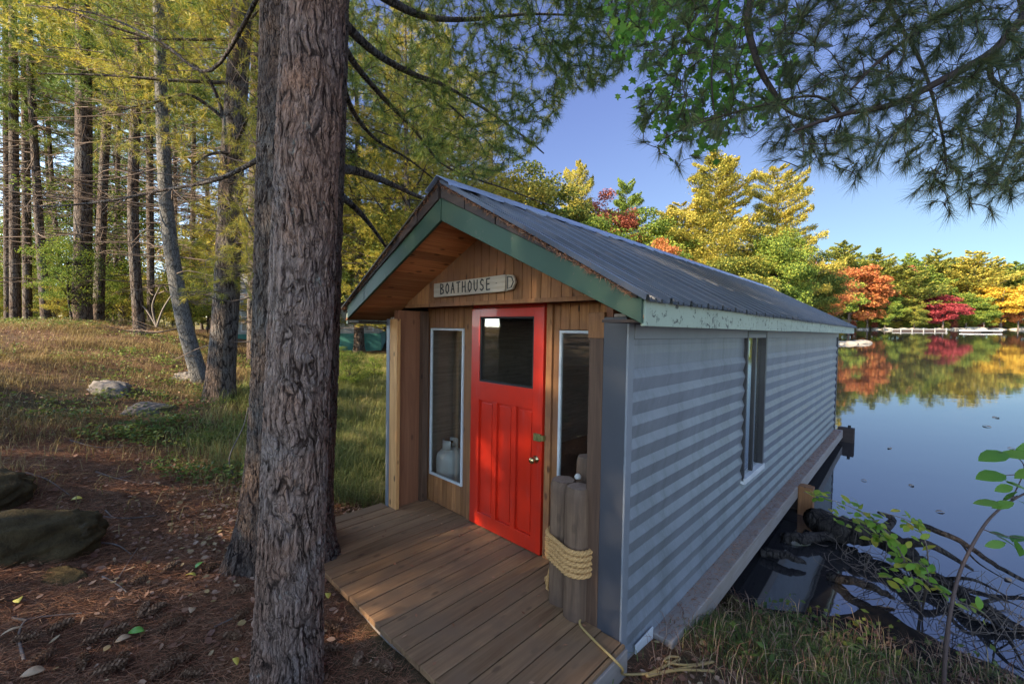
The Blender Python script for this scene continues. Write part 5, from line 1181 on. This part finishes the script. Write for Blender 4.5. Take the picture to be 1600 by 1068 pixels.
P = np.array([bw((rg.uniform(XR + .02, 1.95), rg.uniform(.05, 8.5) ** 1.0, -.158)) for _ in range(2600)]); n = len(P); a = rg2.uniform(0, 6.28, n)
stuff('beam_litter', spikes(P, np.stack([np.cos(a), np.sin(a), rg2.normal(size=n) * .25], 1), .05, .0028, rg2), 'litter', 'brown needles and moss crumbs lying along the sill beam top', 'litter')
P = []
for _ in range(2000):
    d_ = rg.uniform(.02, 1.58) * rg.choice([-1, 1, 1]); P.append(bw((XC + d_, RO - .03 + rg.uniform(-.004, .03), top(abs(d_)) - rg.uniform(.0, .025))))
P = np.array(P); n = len(P); stuff('roof_edge_litter', spikes(P, rg2.normal(size=(n, 3)), .035, .004, rg2), 'litter', 'brown needles and bark crumbs packed under the front roof edge', 'litter')
P = []
for _ in range(500):
    d_ = rg.uniform(.15, 1.62); P.append(bw((XC + d_, rg.uniform(-.7, 8.5), top(d_) + .006)))
P = np.array(P); n = len(P); a = rg2.uniform(0, 6.28, n); stuff('roof_litter', spikes(P, np.stack([np.cos(a), np.sin(a), -.56 * np.cos(a)], 1), .08, .003, rg2), 'litter', 'fallen pine needles scattered over the metal roof', 'litter')

# ------------------------------------------------------------------ right bank: sapling, leafy brush, dead roots in the water
def serrate_leaf(C, D, Nn, L, W, rng):
    """pointed oval leaves, slightly folded, as two fans joined in one mesh"""
    D = unit(D); S = unit(np.cross(D, Nn)); Nv = np.cross(S, D); k_ = [(-.5, 0), (-.3, .34), (-.05, .5), (.2, .40), (.38, .2), (.5, 0)]
    out = []; n = len(C)
    for (a_, b_) in k_: out.append(C + D * L[:, None] * a_ + S * W[:, None] * b_ * 1.0 + Nv * (abs(b_) * .28) * W[:, None])
    for (a_, b_) in k_[1:-1][::-1]: out.append(C + D * L[:, None] * a_ - S * W[:, None] * b_ + Nv * (abs(b_) * .28) * W[:, None])
    V = np.stack(out, 1); m = len(out); b = np.arange(n)[:, None] * m
    F = np.concatenate([b + np.array([[0, 1, 9, 9]]), b + np.array([[1, 2, 8, 9]]), b + np.array([[2, 3, 7, 8]]), b + np.array([[3, 4, 6, 7]]), b + np.array([[4, 5, 6, 6]])], 0)
    F3 = np.concatenate([b + np.array([q]) for q in ([0, 1, 9], [1, 2, 9], [2, 8, 9], [2, 3, 8], [3, 7, 8], [3, 4, 7], [4, 6, 7], [4, 5, 6])]); return V.reshape(-1, 3), F3
M['sap_leaf'] = foliage('sapling_leaves', [(.08, .20, .03), (.15, .32, .05), (.26, .42, .07)], .55, .45, .2, 3)
M['brush_leaf'] = foliage('brush_leaves', [(.10, .24, .03), (.24, .42, .05), (.45, .50, .07), (.70, .50, .08)], .55, .5, .3, 3)
M['sapbark'] = NT('sapling_bark').surf((.10, .065, .055), .7, spec=.3); M['wetwood'] = bark('wet_dead_wood', (.010, .008, .008), (.035, .027, .023), (.085, .07, .06), 20, 5, .012)
sb = onground(1474, 1075); SO = sb
SP_ = empty('sapling', 'young sapling with toothed green leaves bending to the right picture edge', 'sapling', Matrix.Translation(SO)); Ys = sb[1]
sp = [sb - [0, 0, .05]] + PL((1478, 1010, Ys), (1486, 950, Ys), (1500, 893, Ys + .02), (1528, 836, Ys + .03), (1556, 800, Ys + .05), (1600, 771, Ys + .08), (1680, 735, Ys + .1))
br_ = [PL((1535, 826, Ys + .03), (1560, 834, Ys), (1600, 841, Ys)), PL((1580, 780, Ys + .05), (1600, 735, Ys + .05), (1590, 715, Ys), (1560, 706, Ys - .02)), PL((1600, 740, Ys + .05), (1575, 742, Ys), (1535, 745, Ys)), PL((1590, 774, Ys + .05), (1565, 782, Ys), (1530, 786, Ys))]
mk('trunk', tuple([join_np([tube_np(smooth_path(sp, 6) - SO, np.linspace(.013, .0045, 43), 8)] + [tube_np(smooth_path(q, 4) - SO, np.linspace(.004, .0015, (len(q) - 1) * 4 + 1), 5) for q in br_])][0]), M['sapbark'], SP_)
lv = [(1552, 714, 46, -175), (1590, 712, 40, 10), (1548, 745, 44, 180), (1572, 752, 30, 150), (1568, 763, 26, 190), (1590, 760, 30, -15), (1544, 787, 34, 178), (1567, 789, 26, 200), (1596, 786, 34, -20), (1562, 836, 26, 160), (1575, 848, 30, -30), (1592, 842, 34, 10), (1590, 856, 30, -60), (1555, 850, 24, 200), (1600, 868, 34, -40), (1578, 776, 24, 70), (1606, 740, 36, 30), (1610, 700, 40, 50), (1625, 770, 40, -20), (1640, 720, 40, 40)]
C = np.array([pp(a_, b_, Ys + rg.uniform(-.05, .05)) for a_, b_, *_ in lv]); D = np.array([[math.cos(rad(q[3])), rg.uniform(-.5, .5), math.sin(rad(q[3])) - .12] for q in lv]); L = np.array([q[2] / FPX * Ys * 1.15 for q in lv]); Nn = np.array([0, -.35, 1.0]) + rg2.normal(size=(len(lv), 3)) * .22
V, F = serrate_leaf(C - SO, D, Nn, L, L * .48, rg2); mk('leaves', (V, F), M['sap_leaf'], SP_, False)
# leafy brush leaning left over the water
BO = onground(1440, 960); BR = empty('brush', 'arching brush with small green and yellow leaves leaning over the water toward the boathouse', 'bush', Matrix.Translation(BO))
stems = [[BO] + PL((1420, 890, 3.2), (1385, 830, 3.3), (1330, 792, 3.4), (1255, 768, 3.5)), [BO] + PL((1425, 900, 3.3), (1390, 850, 3.4), (1350, 822, 3.5), (1290, 800, 3.6)), [BO] + PL((1450, 905, 3.1), (1440, 880, 3.1), (1400, 880, 3.2)),
         [BO] + PL((1430, 930, 3.1), (1400, 905, 3.15), (1360, 900, 3.2)), [onground(1560, 1000)] + PL((1540, 960, 3.0), (1480, 930, 3.1), (1430, 895, 3.1)), [BO] + PL((1450, 870, 3.2), (1430, 820, 3.3), (1380, 800, 3.4))]
SM = [smooth_path(q, 6) for q in stems]; mk('stems', join_np([tube_np(q - BO, np.linspace(.007, .002, len(q)), 5) for q in SM]), M['deadtwig'], BR)
C, D = [], []
for q, n_ in zip(SM, (70, 40, 22, 16, 20, 22)):
    for _ in range(n_):
        f = rg.uniform(.38, 1); i = int(f * (len(q) - 2)); d = unit(q[i + 1] - q[i]); s_ = unit(np.cross(d, [0, 0, 1])) * rg.choice([-1, 1]); C.append(q[i] + s_ * .035 + rg2.normal(size=3) * .03); D.append(d * .6 + s_ + rg2.normal(size=3) * .3)
C = np.array(C); D = np.array(D); n = len(C); L = rg2.uniform(.06, .105, n); V, F = serrate_leaf(C - BO, D, np.array([0, -.2, 1.]) + rg2.normal(size=(n, 3)) * .4, L, L * .5, rg2); mk('leaves', (V, F), M['brush_leaf'], BR, False)
# dead roots and branches
def wetlog(P_, r, label, name='driftwood', forks=(), grp=None):
    rs = np.random.RandomState(len(label)); q = smooth_path([np.array(p) for p in P_], 8); parts = [tube_np(q + rs.normal(size=q.shape) * r * .12, np.interp(np.linspace(0, 1, len(q)), [0, .15, .8, 1], [r * .8, r, r * .6, r * .15]), 14)]
    for f in forks: k_ = smooth_path([np.array(p) for p in f], 6); parts.append(tube_np(k_, np.linspace(r * .4, r * .08, len(k_)), 7))
    return props(link(name, mesh_np(name, *join_np(parts), M['wetwood'], True)), label, 'driftwood', grp)
wetlog([onz(1270, 812, .10), onz(1320, 828, .16), onz(1370, 835, .20), onz(1430, 880, .12), onz(1480, 930, .03)], .15, 'thick dark rotten log rising from the water behind the leafy brush', forks=[[onz(1370, 835, .2), onz(1395, 812, .3), onz(1372, 800, .4)], [onz(1400, 850, .2), onz(1450, 850, .35), onz(1520, 890, .15)]])
wetlog([onz(1225, 838, .02), onz(1245, 842, .06), onz(1290, 838, .08), onz(1340, 846, .05)], .075, 'short wet log lying beside the support post under the beam')
wetlog([onz(1430, 815, .30), onz(1500, 845, .25), onz(1560, 885, .15), onz(1640, 925, .03)], .03, 'long thin dark branch sloping right above the water', forks=[[onz(1500, 845, .25), onz(1530, 880, .2), onz(1600, 920, .02)]])
wetlog([onz(1400, 870, .12), onz(1470, 905, .12), onz(1540, 950, .08), onz(1640, 1010, -.02)], .055, 'dark sunken branch running to the right edge', forks=[[onz(1470, 905, .12), onz(1520, 905, .25), onz(1580, 935, .1)], [onz(1520, 935, .1), onz(1570, 990, .1), onz(1600, 1040, .02)]])
wetlog([onz(1500, 930, .1), onz(1550, 965, .08), onz(1620, 990, -.02)], .035, 'half sunken dark branch near the right edge', forks=[[onz(1520, 945, .1), onz(1560, 935, .22), onz(1600, 950, .1)]])
wetlog([onz(1190, 862, .05), onz(1230, 868, .08), onz(1260, 880, .05)], .05, 'small dark root under the boathouse beam')
wetlog([onz(1295, 900, .02), onz(1350, 912, .10), onz(1400, 935, .05)], .045, 'dark root at the muddy water edge')
tw_ = []
for _ in range(170):
    a_, b_ = rg.uniform(1290, 1600), 0; b_ = 850 + (a_ - 1290) * .42 + rg.uniform(-30, 60); p0 = onz(a_, b_, .04); e = p0 + np.array([rg.uniform(-.25, .25), rg.uniform(-.2, .2), rg.uniform(.0, .28)]); tw_.append(smooth_path([p0, (p0 + e) / 2 + rg2.normal(size=3) * .04, e], 3))
props(link('brushwood', mesh_np('brushwood', *twig_mesh(tw_, .0035), M['deadtwig'])), 'tangle of fine dead twigs at the water edge', 'twigs', None, 'stuff')
props(rock('rock', onz(1245, 845, .0), (.16, .10, .07), 'flat wet stone in the shallow water under the beam', 'rock', 21), None)
props(rock('rock', onground(1150, 950), (.14, .12, .09), 'dark stone on the mud below the beam', 'ledge', 22), None)

# ------------------------------------------------------------------ far things on the lake
M['dockgrey'] = painted('dock_grey', (.26, .25, .23), .7)
M['concrete'] = painted('pale_stone', (.34, .30, .24), .8, dirt=.3, bscale=3)
for i, (px, py, sx_, sy_, sz_, lab) in enumerate([(1318, 537, 1.6, .9, .35, 'low flat rock in the lake right of the boathouse, left one'), (1340, 536, 1.9, 1.0, .42, 'low flat rock in the lake right of the boathouse, right one')]):
    p = onz(px, py, 0); rock('rock', (p[0], p[1], .02), (sx_, sy_, sz_), lab, 'concrete', 31 + i, .3 * i)
for i in range(26):
    px = 1345 + i * 10 + rg.uniform(-5, 5); Y = rg.uniform(131, 134); P = pp(px, 512, Y); r_ = rg.uniform(.5, 1.7)
    rock('rock', (P[0], P[1], .1), (r_ * 1.4, r_, r_ * .5), 'pale shore rock at the foot of the far trees', 'concrete', 50 + i, i, 'pale rocks on the far shore', 2)
DK = empty('dock', 'pale floating dock on posts in front of the crimson maple', 'dock', Matrix.Translation(onz(1437, 517, 0)))
g = Geo(); g.box(-6.5, 6.5, -1, 1, .35, .55); g.build('deck', M['dockgrey'], DK)
for x_ in (-6, -3, 0, 3, 6):
    g = Geo(); g.box(x_ - .12, x_ + .12, -1.12, -1.003, -1, .8); g.build('post', M['dockgrey'], DK)
g = Geo(); g.box(-6.2, 6.2, -.9, .9, -.3, .349); g.build('float', M['darkwood'], DK)
RF = empty('raft', 'white swimming raft floating near the right edge of the far shore', 'raft', Matrix.Translation(onz(1532, 519, 0)))
g = Geo(); g.box(-3.3, 3.3, -1.6, 1.6, .30, .48); g.build('deck', M['white'], RF); g = Geo(); g.box(-3.0, -1.4, -1.4, 1.4, -.3, .298); g.box(1.4, 3.0, -1.4, 1.4, -.3, .298); g.build('float', M['darkwood'], RF)
# cottage behind the trunks
cb = pp(540, 545, 21); CT = empty('cottage', 'grey roofed cottage with teal lower walls half hidden behind the thick trunks', 'cottage', Matrix.Translation((cb[0], cb[1], 1.0)) @ Matrix.Rotation(rad(14), 4, 'Z'))
M['cwall'] = painted('cottage_wall', (.40, .42, .42), .7); M['teal'] = painted('teal_boards', (.05, .22, .19), .6); M['croof'] = painted('grey_shingles', (.20, .21, .23), .8, bscale=20, bs=.4); M['cwhite'] = painted('cottage_trim', (.66, .68, .70), .6)
g = Geo(); g.box(-5.5, 1.6, 0, 5, .95, 2.35); g.build('wall', M['cwall'], CT)
g = Geo(); g.box(-5.6, 1.7, -.06, 5.06, .0, .949); g.build('lower_wall', M['teal'], CT)
for x_ in (-4.6, -2.9, -1.2, .35):
    g = Geo(); g.box(x_, x_ + 1.0, -.05, -.002, 1.05, 2.1); f = g.build('window', M['cwhite'], CT); g = Geo(); g.box(x_ + .06, x_ + .47, -.07, -.052, 1.12, 2.04); g.box(x_ + .53, x_ + .94, -.07, -.052, 1.12, 2.04); g.build('pane', M['glass'], f)
g = Geo()
for s_, y0_ in ((1, -.5), (-1, 5.5)): g.prism([(y0_, 2.30), (2.5, 3.95), (2.5, 4.05), (y0_, 2.42)] if s_ > 0 else [(2.5, 3.95), (y0_, 2.30), (y0_, 2.42), (2.5, 4.05)], 0, -6.0, 2.1)
r_ = g.build('roof', M['croof'], CT); g = Geo(); g.prism([(0, 2.35), (5, 2.35), (2.5, 3.93)], 0, 1.5, 1.62); g.build('gable', M['cwhite'], CT); g = Geo(); g.box(-3.2, -2.6, 2.2, 2.8, 3.6, 4.9); g.build('chimney', M['concrete'], r_)
g = Geo(); g.prism([(-.52, 2.28), (-.5, 2.44), (2.5, 4.10), (2.5, 3.92)], 0, 2.102, 2.15); g.prism([(5.52, 2.28), (2.5, 3.92), (2.5, 4.10), (5.5, 2.44)], 0, 2.102, 2.15); g.build('barge_board', M['cwhite'], r_)
sh_b = pp(380, 540, 24); SH = empty('shed', 'small pale shed with brick coloured base seen between the far pine trunks', 'shed', Matrix.Translation((sh_b[0], sh_b[1], 1.0)))
g = Geo(); g.box(-1.3, 1.3, 0, 2.4, .9, 2.6); g.build('wall', M['cwhite'], SH); g = Geo(); g.box(-1.35, 1.35, -.05, 2.45, 0, .899); g.build('base', painted('brick_red', (.30, .11, .07), .8), SH)
g = Geo(); g.prism([(-1.6, 2.5), (1.6, 2.5), (0, 3.5)], 1, -.2, 2.6); g.build('roof', M['croof'], SH); g = Geo(); g.box(-.4, .4, -.04, -.002, 1.3, 2.2); f = g.build('window', M['bronze'], SH)

ordinals('pale rocks on the far shore', 'pale rock at the foot of the far trees, %s from the left')
